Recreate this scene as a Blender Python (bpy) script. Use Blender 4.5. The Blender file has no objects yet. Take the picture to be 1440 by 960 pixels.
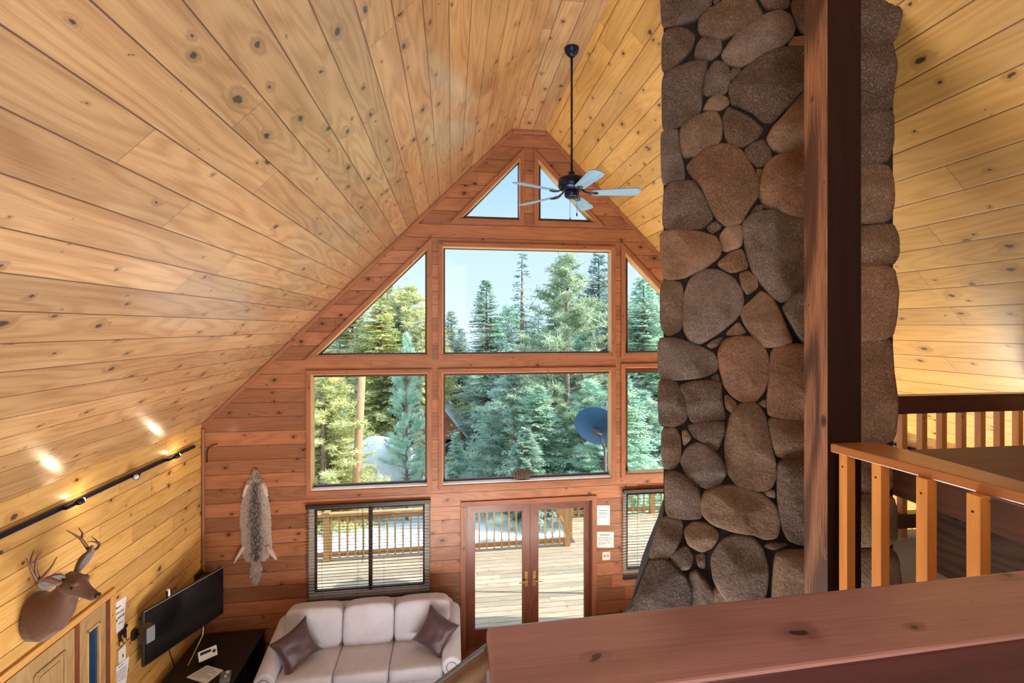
import bpy, bmesh, math, random
from mathutils import Vector, Matrix, noise
from mathutils.geometry import tessellate_polygon
random.seed(7)
S = bpy.context.scene
COL = S.collection
PI = math.pi

# ------------------------------------------------------------------ survey
# The camera stands in the loft; world Z=0 is the main floor, Y runs to the gable.
CAMZ = 4.6
YAW = math.atan(85 / 640)
SN, CS = math.sin(YAW), math.cos(YAW)

def ray(px, py):
    u = (px - 720) / 640; v = (460 - py) / 640
    return Vector((SN + u * CS, CS - u * SN, v))
O = Vector((0, 0, CAMZ))
def onX(px, py, X):
    d = ray(px, py); return O + d * (X / d.x)
def onY(px, py, Y):
    d = ray(px, py); return O + d * (Y / d.y)
def onZ(px, py, Z):
    d = ray(px, py); return O + d * ((Z - CAMZ) / d.z)

XL, XR, XC = -3.27, 5.50, 1.115
YG, YN = 6.5, -4.0
ZW, ZT = 3.315, 7.455
TX0, TX1 = .865, 1.365
LOFT = 2.97

# ------------------------------------------------------------------ materials
class NT:
    def __init__(s, name):
        s.m = bpy.data.materials.new(name); s.m.use_nodes = True
        s.t = s.m.node_tree; s.n = s.t.nodes; s.l = s.t.links
        s.n.clear()
        s.out = s.n.new('ShaderNodeOutputMaterial')
    def new(s, k, **kw):
        nd = s.n.new(k)
        for a, b in kw.items(): setattr(nd, a, b)
        return nd
    def set(s, sock, v):
        if isinstance(v, bpy.types.NodeSocket): s.l.new(v, sock)
        else:
            try: sock.default_value = v
            except Exception: sock.default_value = (*v, 1.0)
    def M(s, op, a, b=None, c=None, clamp=False):
        nd = s.new('ShaderNodeMath', operation=op); nd.use_clamp = clamp
        s.set(nd.inputs[0], a)
        if b is not None: s.set(nd.inputs[1], b)
        if c is not None: s.set(nd.inputs[2], c)
        return nd.outputs[0]
    def comb(s, x, y, z=0.0):
        nd = s.new('ShaderNodeCombineXYZ')
        for i, v in enumerate((x, y, z)): s.set(nd.inputs[i], v)
        return nd.outputs[0]
    def sep(s, v):
        nd = s.new('ShaderNodeSeparateXYZ'); s.set(nd.inputs[0], v); return nd.outputs
    def noise(s, vec, scale=1, detail=2, rough=.5, dist=0):
        nd = s.new('ShaderNodeTexNoise'); s.set(nd.inputs['Vector'], vec)
        nd.inputs['Scale'].default_value = scale; nd.inputs['Detail'].default_value = detail
        nd.inputs['Roughness'].default_value = rough; nd.inputs['Distortion'].default_value = dist
        return nd.outputs[0]
    def white(s, vec):
        nd = s.new('ShaderNodeTexWhiteNoise', noise_dimensions='3D'); s.set(nd.inputs['Vector'], vec)
        return nd.outputs
    def ss(s, a, b, x):            # smoothstep
        nd = s.new('ShaderNodeMapRange', interpolation_type='SMOOTHSTEP')
        s.set(nd.inputs['Value'], x); s.set(nd.inputs['From Min'], a); s.set(nd.inputs['From Max'], b)
        return nd.outputs[0]
    def mix(s, f, a, b, bt='MIX'):
        nd = s.new('ShaderNodeMix', data_type='RGBA', blend_type=bt)
        s.set(nd.inputs[0], f); s.set(nd.inputs[6], a if isinstance(a, bpy.types.NodeSocket) else (*a, 1))
        s.set(nd.inputs[7], b if isinstance(b, bpy.types.NodeSocket) else (*b, 1))
        return nd.outputs[2]
    def bsdf(s, color, rough=.5, **kw):
        b = s.new('ShaderNodeBsdfPrincipled')
        s.set(b.inputs['Base Color'], color if isinstance(color, bpy.types.NodeSocket) else (*color, 1))
        s.set(b.inputs['Roughness'], rough)
        for k, v in kw.items(): s.set(b.inputs[k.replace('_', ' ')], v)
        s.l.new(b.outputs[0], s.out.inputs[0]); return b
    def bump(s, b, h, strength=.3, dist=.01):
        nd = s.new('ShaderNodeBump'); nd.inputs['Strength'].default_value = strength
        nd.inputs['Distance'].default_value = dist; s.set(nd.inputs['Height'], h)
        s.l.new(nd.outputs[0], b.inputs['Normal'])
    def uv(s):
        return s.new('ShaderNodeTexCoord').outputs['UV']
    def obj(s):
        return s.new('ShaderNodeTexCoord').outputs['Object']

def srgb(r, g, b):
    f = lambda c: (c / 255 / 12.92) if c / 255 <= .04045 else ((c / 255 + .055) / 1.055) ** 2.4
    return (f(r), f(g), f(b))

def wood(name, light, dark, knot=(.03, .012, .006), w=None, off=0., L=2.6, rough=.35, coat=0., coat_r=.2,
         knots=1., ring=12., var=.28, groove=(.05, .02, .008), gw=.004, contrast=1., spec=.5):
    N = NT(name); uv = N.sep(N.uv()); u, v = uv[0], uv[1]
    if w:
        vb = N.M('DIVIDE', N.M('ADD', v, -off), w)
        bi = N.M('FLOOR', vb); bf = N.M('SUBTRACT', vb, bi)
        r1 = N.white(N.comb(bi, 3.3, 0))[0]
        us = N.M('ADD', N.M('DIVIDE', u, L), N.M('MULTIPLY', r1, 7.31))
        sg = N.M('FLOOR', us); sf = N.M('SUBTRACT', us, sg)
        rn = N.white(N.comb(bi, sg, 1.7)); rv = rn[0]
        rc = N.new('ShaderNodeSeparateColor'); N.l.new(rn[1], rc.inputs[0])
        ru = N.M('MULTIPLY', rc.outputs[0], 60.); rw = N.M('MULTIPLY', rc.outputs[1], 40.)
    else:
        rv = .5; ru = 0.; rw = 0.
        inf = N.new('ShaderNodeObjectInfo').outputs['Random']
        ru = N.M('MULTIPLY', inf, 20.)
    gu = N.M('ADD', u, ru); gv = N.M('ADD', v, rw)
    # knots
    vor = N.new('ShaderNodeTexVoronoi', voronoi_dimensions='2D'); vor.inputs['Scale'].default_value = 1.
    wob = N.noise(N.comb(N.M('MULTIPLY', gu, 14.), N.M('MULTIPLY', gv, 25.)), 1, 2)
    N.set(vor.inputs['Vector'], N.comb(N.M('ADD', N.M('DIVIDE', gu, .30), N.M('MULTIPLY', wob, .16)),
                                       N.M('ADD', N.M('DIVIDE', gv, .20), N.M('MULTIPLY', wob, .20))))
    kd = vor.outputs['Distance']
    kc = N.new('ShaderNodeSeparateColor'); N.l.new(vor.outputs['Color'], kc.inputs[0])
    kr = N.M('MULTIPLY', N.M('POWER', kc.outputs[0], 2.6), .125 * knots)
    kr = N.M('ADD', kr, .006)
    kmask = N.M('SUBTRACT', 1., N.ss(N.M('MULTIPLY', kr, .55), kr, kd))
    halo = N.M('SUBTRACT', 1., N.ss(kr, N.M('MULTIPLY', kr, 3.2), kd))
    # growth rings drawn out along the board and bending round the knots
    n1 = N.noise(N.comb(N.M('MULTIPLY', gu, .55), N.M('MULTIPLY', gv, 4.2)), 1, 1.5, .45)
    n1 = N.M('ADD', n1, N.M('MULTIPLY', halo, .08))
    rg = N.M('ADD', N.M('MULTIPLY', N.M('SINE', N.M('MULTIPLY', n1, ring * 6.283)), .5), .5)
    rg = N.M('POWER', rg, 1.6)
    fine = N.noise(N.comb(N.M('MULTIPLY', gu, 5.), N.M('MULTIPLY', gv, 150.)), 1, 2, .6)
    big = N.noise(N.comb(N.M('MULTIPLY', gu, 1.1), N.M('MULTIPLY', gv, 5.)), 1, 2, .5)
    f = N.M('ADD', N.M('MULTIPLY', rg, .27 * contrast), N.M('MULTIPLY', fine, .68 * contrast))
    f = N.M('ADD', f, N.M('MULTIPLY', N.M('SUBTRACT', big, .42), .75))
    f = N.M('MULTIPLY', f, 1., clamp=True)
    c = N.mix(f, light, dark)
    br = N.M('ADD', 1. - var / 2, N.M('MULTIPLY', rv, var))
    c = N.mix(1., c, N.comb(br, br, N.M('MULTIPLY', br, .98)), 'MULTIPLY')
    kcol = knot
    c = N.mix(N.M('MULTIPLY', halo, .42), c, tuple(d * .6 for d in dark))
    c = N.mix(N.M('MULTIPLY', kmask, .93), c, kcol)
    h = N.M('MULTIPLY', fine, .15)
    if w:
        ed = N.M('MULTIPLY', N.M('MINIMUM', bf, N.M('SUBTRACT', 1., bf)), w)
        ej = N.M('MULTIPLY', N.M('MINIMUM', sf, N.M('SUBTRACT', 1., sf)), L)
        g1 = N.M('SUBTRACT', 1., N.ss(gw * .35, gw, ed))
        g2 = N.M('SUBTRACT', 1., N.ss(.0008, .003, ej))
        g = N.M('MAXIMUM', g1, N.M('MULTIPLY', g2, .8))
        c = N.mix(N.M('MULTIPLY', g, .92), c, groove)
        gs = N.M('SUBTRACT', 1., N.ss(0., gw * 2.2, ed))
        h = N.M('SUBTRACT', h, N.M('MULTIPLY', gs, 1.2))
    b = N.bsdf(c, rough, Coat_Weight=coat, Coat_Roughness=coat_r, Coat_IOR=1.65, Specular_IOR_Level=spec)
    N.bump(b, h, .35, .006)
    return N.m

def plain(name, col, rough=.5, metal=0., var=.12, scale=30., bump=0., **kw):
    N = NT(name); o = N.obj()
    n = N.noise(o, scale, 3, .6)
    f = N.M('ADD', 1 - var, N.M('MULTIPLY', n, 2 * var))
    c = N.mix(1., col, N.comb(f, f, f), 'MULTIPLY')
    b = N.bsdf(c, rough, Metallic=metal, **kw)
    if bump: N.bump(b, n, bump, .01)
    return N.m

M = {}
PINE_L, PINE_D = srgb(232, 186, 112), srgb(196, 134, 58)
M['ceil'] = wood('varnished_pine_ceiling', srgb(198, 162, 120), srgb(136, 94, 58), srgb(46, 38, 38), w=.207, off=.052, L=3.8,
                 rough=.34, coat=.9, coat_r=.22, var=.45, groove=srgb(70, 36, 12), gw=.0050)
M['ceil_r'] = wood('warm_lit_pine_ceiling', srgb(222, 182, 114), srgb(182, 132, 66), srgb(60, 40, 30), w=.207, off=.052, L=3.8,
                 rough=.38, coat=.5, coat_r=.3, var=.35, groove=srgb(84, 46, 16), gw=.0050)  # same boards on the right slope, their warmer light put into the colour
M['wall_l'] = wood('pine_wall_boards', srgb(228, 188, 118), srgb(190, 136, 66), srgb(70, 42, 24), w=.19, off=.0875, L=3.1,
                   rough=.42, coat=.2, var=.3, groove=srgb(84, 46, 18), gw=.0048)
M['wall_g'] = wood('red_pine_wall_boards', srgb(176, 118, 84), srgb(128, 76, 52), srgb(42, 22, 18), w=.19, off=.168, L=3.3,
                   rough=.5, coat=.1, var=.55, groove=srgb(50, 22, 14), gw=.0048)
M['trim_g'] = wood('red_pine_trim', srgb(176, 118, 88), srgb(132, 80, 58), rough=.45, knots=.45, ring=6, spec=.4)
M['jamb'] = wood('pale_pine_jamb', srgb(226, 190, 138), srgb(190, 142, 88), rough=.45, knots=.2)
M['sash'] = wood('dark_window_sash', srgb(96, 60, 44), srgb(66, 38, 28), rough=.45, knots=.1)
M['door_g'] = wood('stained_door_wood', srgb(138, 80, 58), srgb(98, 52, 38), rough=.4, knots=.1, coat=.2)
M['oak'] = wood('pale_oak', srgb(190, 158, 112), srgb(148, 116, 76), rough=.5, knots=.05, ring=14)
M['casing_l'] = wood('pine_casing', srgb(226, 178, 108), srgb(190, 134, 66), rough=.45, knots=.2)
M['post_l'] = wood('lit_post_face', srgb(196, 136, 98), srgb(74, 44, 34), rough=.55, knots=.5, ring=5, contrast=1.7)  # left face of the post, window light put into its colour
M['post_d'] = wood('shaded_post_face', srgb(48, 22, 19), srgb(30, 12, 11), rough=.7, spec=.2, knots=.4, ring=7)  # rest of the same post, loft-side shade put into its colour
M['cap'] = wood('varnished_railing_cap', srgb(168, 128, 134), srgb(112, 78, 84), srgb(36, 16, 18), rough=.3, coat=.7, coat_r=.26, knots=.9, ring=6, contrast=1.1)
M['tabletop'] = wood('plum_brown_table_top', srgb(120, 86, 86), srgb(80, 54, 56), rough=.5, spec=.3, knots=.6, ring=6)
M['hand'] = wood('varnished_handrail', srgb(158, 130, 108), srgb(112, 86, 70), rough=.25, coat=1., coat_r=.12, knots=.1, ring=4)
M['cap2'] = wood('amber_railing_cap', srgb(182, 118, 66), srgb(136, 80, 44), rough=.3, coat=.4, coat_r=.3, knots=.3, ring=6)
M['baluster'] = wood('amber_baluster', srgb(226, 160, 84), srgb(188, 118, 54), srgb(90, 44, 20), rough=.38, coat=.25, knots=.25, ring=5)
M['rail_d'] = wood('dark_stained_shaded_rail', srgb(84, 40, 38), srgb(52, 22, 24), rough=.35, coat=.3, knots=.3)
M['barn'] = wood('grey_barn_timber', srgb(118, 94, 80), srgb(62, 46, 40), srgb(22, 14, 12), rough=.7, knots=.6, contrast=1.3)
M['apron'] = wood('brown_table_apron', srgb(112, 72, 52), srgb(64, 38, 28), rough=.5, knots=.5)
M['deck'] = wood('sunbleached_deck_boards', srgb(212, 194, 168), srgb(164, 142, 116), w=.14, off=0, L=3.6, rough=.7, knots=.35, var=.35,
                 groove=srgb(96, 72, 52), gw=.007)
M['deckrail'] = wood('deck_rail_wood', srgb(214, 172, 116), srgb(168, 122, 74), rough=.65, knots=.3)
M['floor'] = wood('hall_floor_boards', srgb(150, 92, 58), srgb(104, 60, 36), w=.12, L=1.8, rough=.4, knots=.2)
M['navy'] = plain('dark_navy_metal', srgb(26, 34, 62), .3, .6)
M['black'] = plain('black_plastic', srgb(22, 22, 26), .4)
M['blackwood'] = plain('black_wood', srgb(26, 20, 24), .45)
M['screen'] = plain('dark_screen', srgb(14, 14, 16), .16, var=.3, scale=2.5)
M['grey'] = plain('grey_plastic', srgb(112, 112, 118), .5)
M['white'] = plain('white_plastic', srgb(226, 226, 224), .45)
M['vinyl'] = plain('white_vinyl', srgb(228, 228, 226), .4)
M['paper'] = plain('white_paper', srgb(232, 233, 240), .8)
M['ink'] = plain('dark_ink', srgb(52, 52, 66), .8)
M['brass'] = plain('brass', srgb(206, 176, 112), .3, .9)
M['nickel'] = plain('nickel', srgb(196, 194, 188), .3, .9)
M['iron'] = plain('cast_iron', srgb(30, 26, 28), .5, .5)
M['blade'] = wood('blue_grey_fan_blade', srgb(146, 182, 210), srgb(104, 142, 176), rough=.4, knots=0.01, ring=10)
M['slat'] = plain('dark_blind_slat', srgb(42, 32, 32), .4)
M['dish'] = plain('slate_blue_dish', srgb(66, 126, 186), .5, .1)
M['pipe'] = plain('brown_conduit', srgb(150, 100, 80), .5)
M['bulb_off'] = plain('frosted_lamp_glass', srgb(190, 205, 225), .2)
M['cone'] = plain('pine_cone_brown', srgb(122, 104, 94), .7, var=.5, scale=60)
M['wire_w'] = plain('pale_cable', srgb(214, 190, 150), .5)
M['bark'] = plain('conifer_bark', srgb(150, 128, 112), .9, var=.4, scale=7, bump=.4)
M['pole'] = plain('tan_pole_wood', srgb(196, 158, 118), .8, var=.3, scale=8)
M['cabinwall'] = plain('red_cabin_wall', srgb(190, 110, 74), .8, var=.25)
M['metalroof'] = plain('pale_metal_roof', srgb(206, 208, 206), .4, .2)
M['greenroof'] = plain('shaded_green_roof', srgb(104, 128, 120), .7)
M['antler'] = plain('antler_brown', srgb(104, 66, 46), .5, var=.4, scale=18)
M['eye'] = plain('dark_glass_eye', srgb(14, 8, 8), .08)
M['nose'] = plain('dark_nose', srgb(34, 26, 34), .3)
M['earin'] = plain('pale_ear_hair', srgb(122, 114, 114), .9, var=.4, scale=60)
M['bush'] = plain('rust_twigs', srgb(150, 118, 90), .9)

def emis(name, col, st):
    N = NT(name); e = N.new('ShaderNodeEmission'); e.inputs[0].default_value = (*col, 1); e.inputs[1].default_value = st
    N.l.new(e.outputs[0], N.out.inputs[0]); return N.m
M['bulb'] = emis('lit_lamp', (1., .86, .62), 14.)

def glass():
    N = NT('window_glass')
    t = N.new('ShaderNodeBsdfTransparent'); t.inputs[0].default_value = (.93, .96, .97, 1)
    g = N.new('ShaderNodeBsdfGlossy'); g.inputs['Roughness'].default_value = .02; g.inputs[0].default_value = (.9, .95, 1, 1)
    fr = N.new('ShaderNodeFresnel'); fr.inputs[0].default_value = 1.35
    mx = N.new('ShaderNodeMixShader'); N.l.new(N.M('MULTIPLY', fr.outputs[0], .3), mx.inputs[0])
    N.l.new(t.outputs[0], mx.inputs[1]); N.l.new(g.outputs[0], mx.inputs[2]); N.l.new(mx.outputs[0], N.out.inputs[0])
    return N.m
M['glass'] = glass()

def sidelight():
    N = NT('blue_sidelight_glass'); s = N.sep(N.obj())
    b = N.bsdf(srgb(30, 66, 96), .08, Coat_Weight=.6); return N.m
M['sideglass'] = sidelight()

def stone():
    N = NT('fieldstone'); o = N.obj()
    at = N.new('ShaderNodeVertexColor', layer_name='tint').outputs[0]
    n1 = N.noise(o, 150, 3, .8); n2 = N.noise(o, 7, 4, .6); n3 = N.noise(o, 30, 3, .6)
    sp = N.ss(.52, .66, n1); dk = N.ss(.5, .3, n1)
    c = N.mix(N.M('MULTIPLY', sp, .6), at, srgb(178, 146, 118))
    c = N.mix(N.M('MULTIPLY', dk, .7), c, srgb(34, 26, 26))
    f = N.M('ADD', .45, N.M('MULTIPLY', n2, 1.1))
    c = N.mix(1., c, N.comb(f, f, f), 'MULTIPLY')
    b = N.bsdf(c, .8, Specular_IOR_Level=.3)
    N.bump(b, N.M('ADD', N.M('MULTIPLY', n3, 1.), N.M('ADD', N.M('MULTIPLY', n1, .5), N.M('MULTIPLY', n2, 2.))), .8, .016)
    return N.m
M['stone'] = stone()
M['mortar'] = plain('dark_mortar', srgb(34, 27, 27), .95, var=.35, scale=40, bump=.4)

def fabric(name, col, sc=220., var=.16, rough=.9, sheen=.4):
    N = NT(name); o = N.obj()
    n = N.noise(o, sc, 2, .7); n2 = N.noise(o, 6, 3, .5)
    f = N.M('ADD', N.M('ADD', 1 - var, N.M('MULTIPLY', n, var)), N.M('MULTIPLY', N.M('SUBTRACT', n2, .5), .35))
    c = N.mix(1., col, N.comb(f, f, f), 'MULTIPLY')
    b = N.bsdf(c, rough, Sheen_Weight=sheen); N.bump(b, N.M('ADD', N.M('MULTIPLY', n, .25), n2), .35, .02); return N.m
M['sofa'] = fabric('beige_sofa_fabric', srgb(204, 204, 220))
M['plum'] = fabric('plum_satin', srgb(72, 46, 54), 40., .2, .42, .3)
M['carpet'] = fabric('blue_grey_carpet', srgb(168, 180, 196), 70., .5)

def fur():
    N = NT('coyote_fur'); at = N.new('ShaderNodeVertexColor', layer_name='tint').outputs[0]
    n = N.noise(N.obj(), 60, 3, .7); f = N.M('ADD', .45, N.M('MULTIPLY', n, 1.1))
    c = N.mix(1., at, N.comb(f, f, f), 'MULTIPLY')
    N.bsdf(c, .9, Sheen_Weight=.3); return N.m
M['fur'] = fur()

def deermat():
    N = NT('deer_hide'); g = N.new('ShaderNodeNewGeometry').outputs['Normal']; z = N.sep(g)[2]
    n = N.noise(N.obj(), 90, 3, .7); n2 = N.noise(N.obj(), 9, 2)
    d = N.ss(-.35, -.95, N.M('ADD', z, N.M('MULTIPLY', n2, .25)))
    c = N.mix(d, srgb(98, 64, 47), srgb(176, 160, 152))
    c = N.mix(N.M('MULTIPLY', n2, .5), c, srgb(84, 52, 42))
    f = N.M('ADD', .6, N.M('MULTIPLY', n, .8)); c = N.mix(1., c, N.comb(f, f, f), 'MULTIPLY')
    N.bsdf(c, .7, Sheen_Weight=.2); return N.m
M['deer'] = deermat()

def snow():
    N = NT('snow'); n = N.noise(N.obj(), .8, 4, .6); n2 = N.noise(N.obj(), 6., 3, .6)
    c = N.mix(N.ss(.56, .72, n), srgb(232, 236, 244), srgb(168, 150, 130))
    b = N.bsdf(c, .7); N.bump(b, N.M('ADD', n, N.M('MULTIPLY', n2, .3)), .5, .2); return N.m
M['snow'] = snow()
M['snow2'] = plain('clean_snow', srgb(236, 238, 244), .7, var=.04, scale=3)

def needles(name, a, b):
    N = NT(name); n = N.noise(N.obj(), 1.3, 3, .6); r = N.new('ShaderNodeObjectInfo').outputs['Random']
    c = N.mix(N.ss(.32, .68, n), a, b)
    f = N.M('ADD', .85, N.M('MULTIPLY', r, .3)); c = N.mix(1., c, N.comb(f, f, f), 'MULTIPLY')
    d = N.new('ShaderNodeBsdfDiffuse'); t = N.new('ShaderNodeBsdfTranslucent'); mx = N.new('ShaderNodeMixShader')
    N.l.new(c, d.inputs[0]); N.l.new(c, t.inputs[0]); mx.inputs[0].default_value = .5
    N.l.new(d.outputs[0], mx.inputs[1]); N.l.new(t.outputs[0], mx.inputs[2]); N.l.new(mx.outputs[0], N.out.inputs[0]); return N.m
M['ndl_blue'] = needles('bluish_needles', srgb(176, 208, 196), srgb(228, 240, 216))  # needle colours lightened, outdoor haze put into them
M['ndl_olive'] = needles('olive_needles', srgb(190, 196, 140), srgb(242, 238, 188))
M['ndl_mid'] = needles('pale_green_needles', srgb(174, 192, 158), srgb(226, 234, 202))
M['ndl_dark'] = needles('grey_green_needles', srgb(164, 194, 188), srgb(210, 226, 212))

# ------------------------------------------------------------------ mesh builder
class MB:
    def __init__(s): s.v = []; s.f = []; s.uv = []; s.mi = []; s.sm = []; s.col = None; s.cur = (1, 1, 1)
    def face(s, idx, uvs=None, mi=0, sm=False):
        s.f.append(tuple(idx)); s.uv.append(uvs); s.mi.append(mi); s.sm.append(sm)
    def add(s, pts):
        b = len(s.v); s.v += [Vector(p) for p in pts]
        if s.col is not None: s.col += [s.cur] * len(pts)
        return b
    def colors(s): s.col = []; return s
    def box(s, c, d, rot=None, mi=0, grain=None, mis=None):
        """c centre, d size; grain = local axis (0..2) the wood runs along"""
        d = Vector(d); R = rot if rot is not None else Matrix.Identity(3)
        if grain is None: grain = max(range(3), key=lambda i: d[i])
        sg = [(-1, -1, -1), (1, -1, -1), (1, 1, -1), (-1, 1, -1), (-1, -1, 1), (1, -1, 1), (1, 1, 1), (-1, 1, 1)]
        loc = [Vector((a * d.x / 2, b * d.y / 2, e * d.z / 2)) for a, b, e in sg]
        o = s.add([Vector(c) + R @ p for p in loc])
        ru = random.uniform(0, 9); rv = random.uniform(0, 3)
        for k, (q, ax) in enumerate((((0, 3, 2, 1), 2), ((4, 5, 6, 7), 2), ((0, 1, 5, 4), 1), ((2, 3, 7, 6), 1), ((1, 2, 6, 5), 0), ((3, 0, 4, 7), 0))):
            oth = [i for i in range(3) if i != ax]
            if grain in oth: ua = grain; va = [i for i in oth if i != grain][0]
            else: ua, va = oth
            m_ = mis.get(k, mi) if mis else mi
            s.face([o + i for i in q], [(loc[i][ua] + ru, loc[i][va] + rv + k * .37) for i in q], m_)
        return s
    def bar(s, a, b, w, h, up=(0, 0, 1), mi=0):
        a, b = Vector(a), Vector(b); x = (b - a).normalized(); z = Vector(up)
        y = z.cross(x).normalized(); z = x.cross(y)
        R = Matrix((x, y, z)).transposed()
        return s.box((a + b) / 2, ((b - a).length, w, h), R, mi, 0)
    def tube(s, pts, rad, n=10, mi=0, cap=True, flat=1.):
        pts = [Vector(p) for p in pts]
        if not isinstance(rad, (list, tuple)): rad = [rad] * len(pts)
        t0 = (pts[1] - pts[0]).normalized()
        up = Vector((0, 0, 1)) if abs(t0.z) < .9 else Vector((1, 0, 0))
        rings = []; L = 0
        for i, p in enumerate(pts):
            t = (pts[min(i + 1, len(pts) - 1)] - pts[max(i - 1, 0)]).normalized()
            x = up.cross(t).normalized(); y = t.cross(x); up = y
            if i: L += (p - pts[i - 1]).length
            rings.append((s.add([p + x * (math.cos(k * 2 * PI / n) * rad[i]) + y * (math.sin(k * 2 * PI / n) * rad[i] * flat) for k in range(n)]), L))
        for (a, la), (b, lb) in zip(rings, rings[1:]):
            for k in range(n):
                j = (k + 1) % n
                s.face((a + k, a + j, b + j, b + k), [(la, k * .01), (la, k * .01 + .01), (lb, k * .01 + .01), (lb, k * .01)], mi, True)
        if cap:
            s.face([rings[0][0] + k for k in reversed(range(n))], None, mi)
            s.face([rings[-1][0] + k for k in range(n)], None, mi)
        return s
    def lathe(s, prof, c=(0, 0, 0), n=24, R=None, mi=0, sm=True):
        c = Vector(c); R = R or Matrix.Identity(3); rs = []
        for r, z in prof:
            rs.append(s.add([c + R @ Vector((r * math.cos(k * 2 * PI / n), r * math.sin(k * 2 * PI / n), z)) for k in range(n)]))
        for a, b in zip(rs, rs[1:]):
            for k in range(n):
                j = (k + 1) % n; s.face((a + k, a + j, b + j, b + k), None, mi, sm)
        s.face([rs[0] + k for k in reversed(range(n))], None, mi); s.face([rs[-1] + k for k in range(n)], None, mi)
        return s
    def superell(s, c, d, e=.35, e2=.35, nu=24, nv=14, R=None, mi=0, fn=None):
        """pillowy rounded block; small exponents are boxier"""
        c = Vector(c); R = R or Matrix.Identity(3)
        pw = lambda x, p: math.copysign(abs(x) ** p, x)
        rows = []
        for i in range(nv + 1):
            ph = -PI / 2 + PI * i / nv
            row = []
            for k in range(nu):
                th = 2 * PI * k / nu
                p = Vector((pw(math.cos(ph), e) * pw(math.cos(th), e2) * d[0] / 2, pw(math.cos(ph), e) * pw(math.sin(th), e2) * d[1] / 2,
                            pw(math.sin(ph), e) * d[2] / 2))
                if fn: p = fn(p)
                row.append(c + R @ p)
            rows.append(s.add(row))
        for a, b in zip(rows, rows[1:]):
            for k in range(nu):
                j = (k + 1) % nu; s.face((a + k, a + j, b + j, b + k), None, mi, True)
        return s
    def prism(s, poly, axis_o, ux, uy, depth, mi=0):
        """poly (2D) in plane (o,ux,uy), pushed along depth vector"""
        o, ux, uy, dp = Vector(axis_o), Vector(ux), Vector(uy), Vector(depth); n = len(poly)
        a = s.add([o + ux * x + uy * y for x, y in poly]); b = s.add([o + ux * x + uy * y + dp for x, y in poly])
        s.face([a + i for i in reversed(range(n))], [poly[i] for i in reversed(range(n))], mi)
        s.face([b + i for i in range(n)], list(poly), mi); L = 0; D = dp.length
        for i in range(n):
            j = (i + 1) % n; l = math.dist(poly[i], poly[j])
            s.face((a + i, a + j, b + j, b + i), [(L, 0), (L + l, 0), (L + l, D), (L, D)], mi); L += l
        return s
    def ring(s, outer, inner, y0, y1, mi=0):
        """frame between two polygons (x,z), from depth y0 to y1"""
        n = len(outer)
        A = s.add([(x, y0, z) for x, z in outer]); B = s.add([(x, y0, z) for x, z in inner])
        C = s.add([(x, y1, z) for x, z in outer]); D = s.add([(x, y1, z) for x, z in inner])
        for i in range(n):
            j = (i + 1) % n
            l = math.dist(outer[i], outer[j]); w = .08; r = random.uniform(0, 8)
            uv = [(r, 0), (r + l, 0), (r + l, w), (r, w)]; uu = [(r, 0), (r + l, 0), (r + l, y1 - y0), (r, y1 - y0)]
            s.face((A + i, A + j, B + j, B + i), uv, mi); s.face((C + j, C + i, D + i, D + j), uv, mi)
            s.face((A + j, A + i, C + i, C + j), uu, mi); s.face((B + i, B + j, D + j, D + i), uu, mi)
        return s
    def build(s, name, mat, parent=None, fix=True):
        me = bpy.data.meshes.new(name)
        me.from_pydata([tuple(v) for v in s.v], [], s.f)
        for m_ in (mat if isinstance(mat, (list, tuple)) else [mat]): me.materials.append(m_)
        lay = me.uv_layers.new(name='UVMap').data
        for p, uvs in zip(me.polygons, s.uv):
            if uvs:
                for li, q in zip(p.loop_indices, uvs): lay[li].uv = q
        me.polygons.foreach_set('material_index', s.mi); me.polygons.foreach_set('use_smooth', s.sm)
        if s.col is not None:
            ca = me.color_attributes.new('tint', 'FLOAT_COLOR', 'POINT')
            for i, c in enumerate(s.col): ca.data[i].color = (*c, 1)
        if fix:
            bm = bmesh.new(); bm.from_mesh(me); bmesh.ops.recalc_face_normals(bm, faces=bm.faces); bm.to_mesh(me); bm.free()
        o = bpy.data.objects.new(name, me); COL.objects.link(o)
        if parent:
            o.parent = parent; o.matrix_parent_inverse = Matrix.Translation(-parent.location) if parent.type == 'EMPTY' else Matrix.Identity(4)
        return o

def tag(o, label, cat, group=None, kind=None):
    o['label'] = label; o['category'] = cat
    if group: o['group'] = group
    if kind: o['kind'] = kind
    return o
def thing(name, label, cat, loc=(0, 0, 0), group=None):
    o = bpy.data.objects.new(name, None); COL.objects.link(o); o.location = loc; o.empty_display_size = .1
    return tag(o, label, cat, group)
def struct(o, label=None):
    o['kind'] = 'structure'
    if label: o['label'] = label
    return o
def sroot(name, loc, label=None):
    o = bpy.data.objects.new(name, None); COL.objects.link(o); o.location = loc; o.empty_display_size = .1
    return struct(o, label)
def copy_tree(o, parent=None):
    c = o.copy(); COL.objects.link(c)
    if parent: c.parent = parent
    for ch in list(o.children): copy_tree(ch, c)
    return c
def bevel(o, w=.006, seg=2):
    m = o.modifiers.new('bevel', 'BEVEL'); m.width = w; m.segments = seg; m.limit_method = 'ANGLE'; return o

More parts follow.
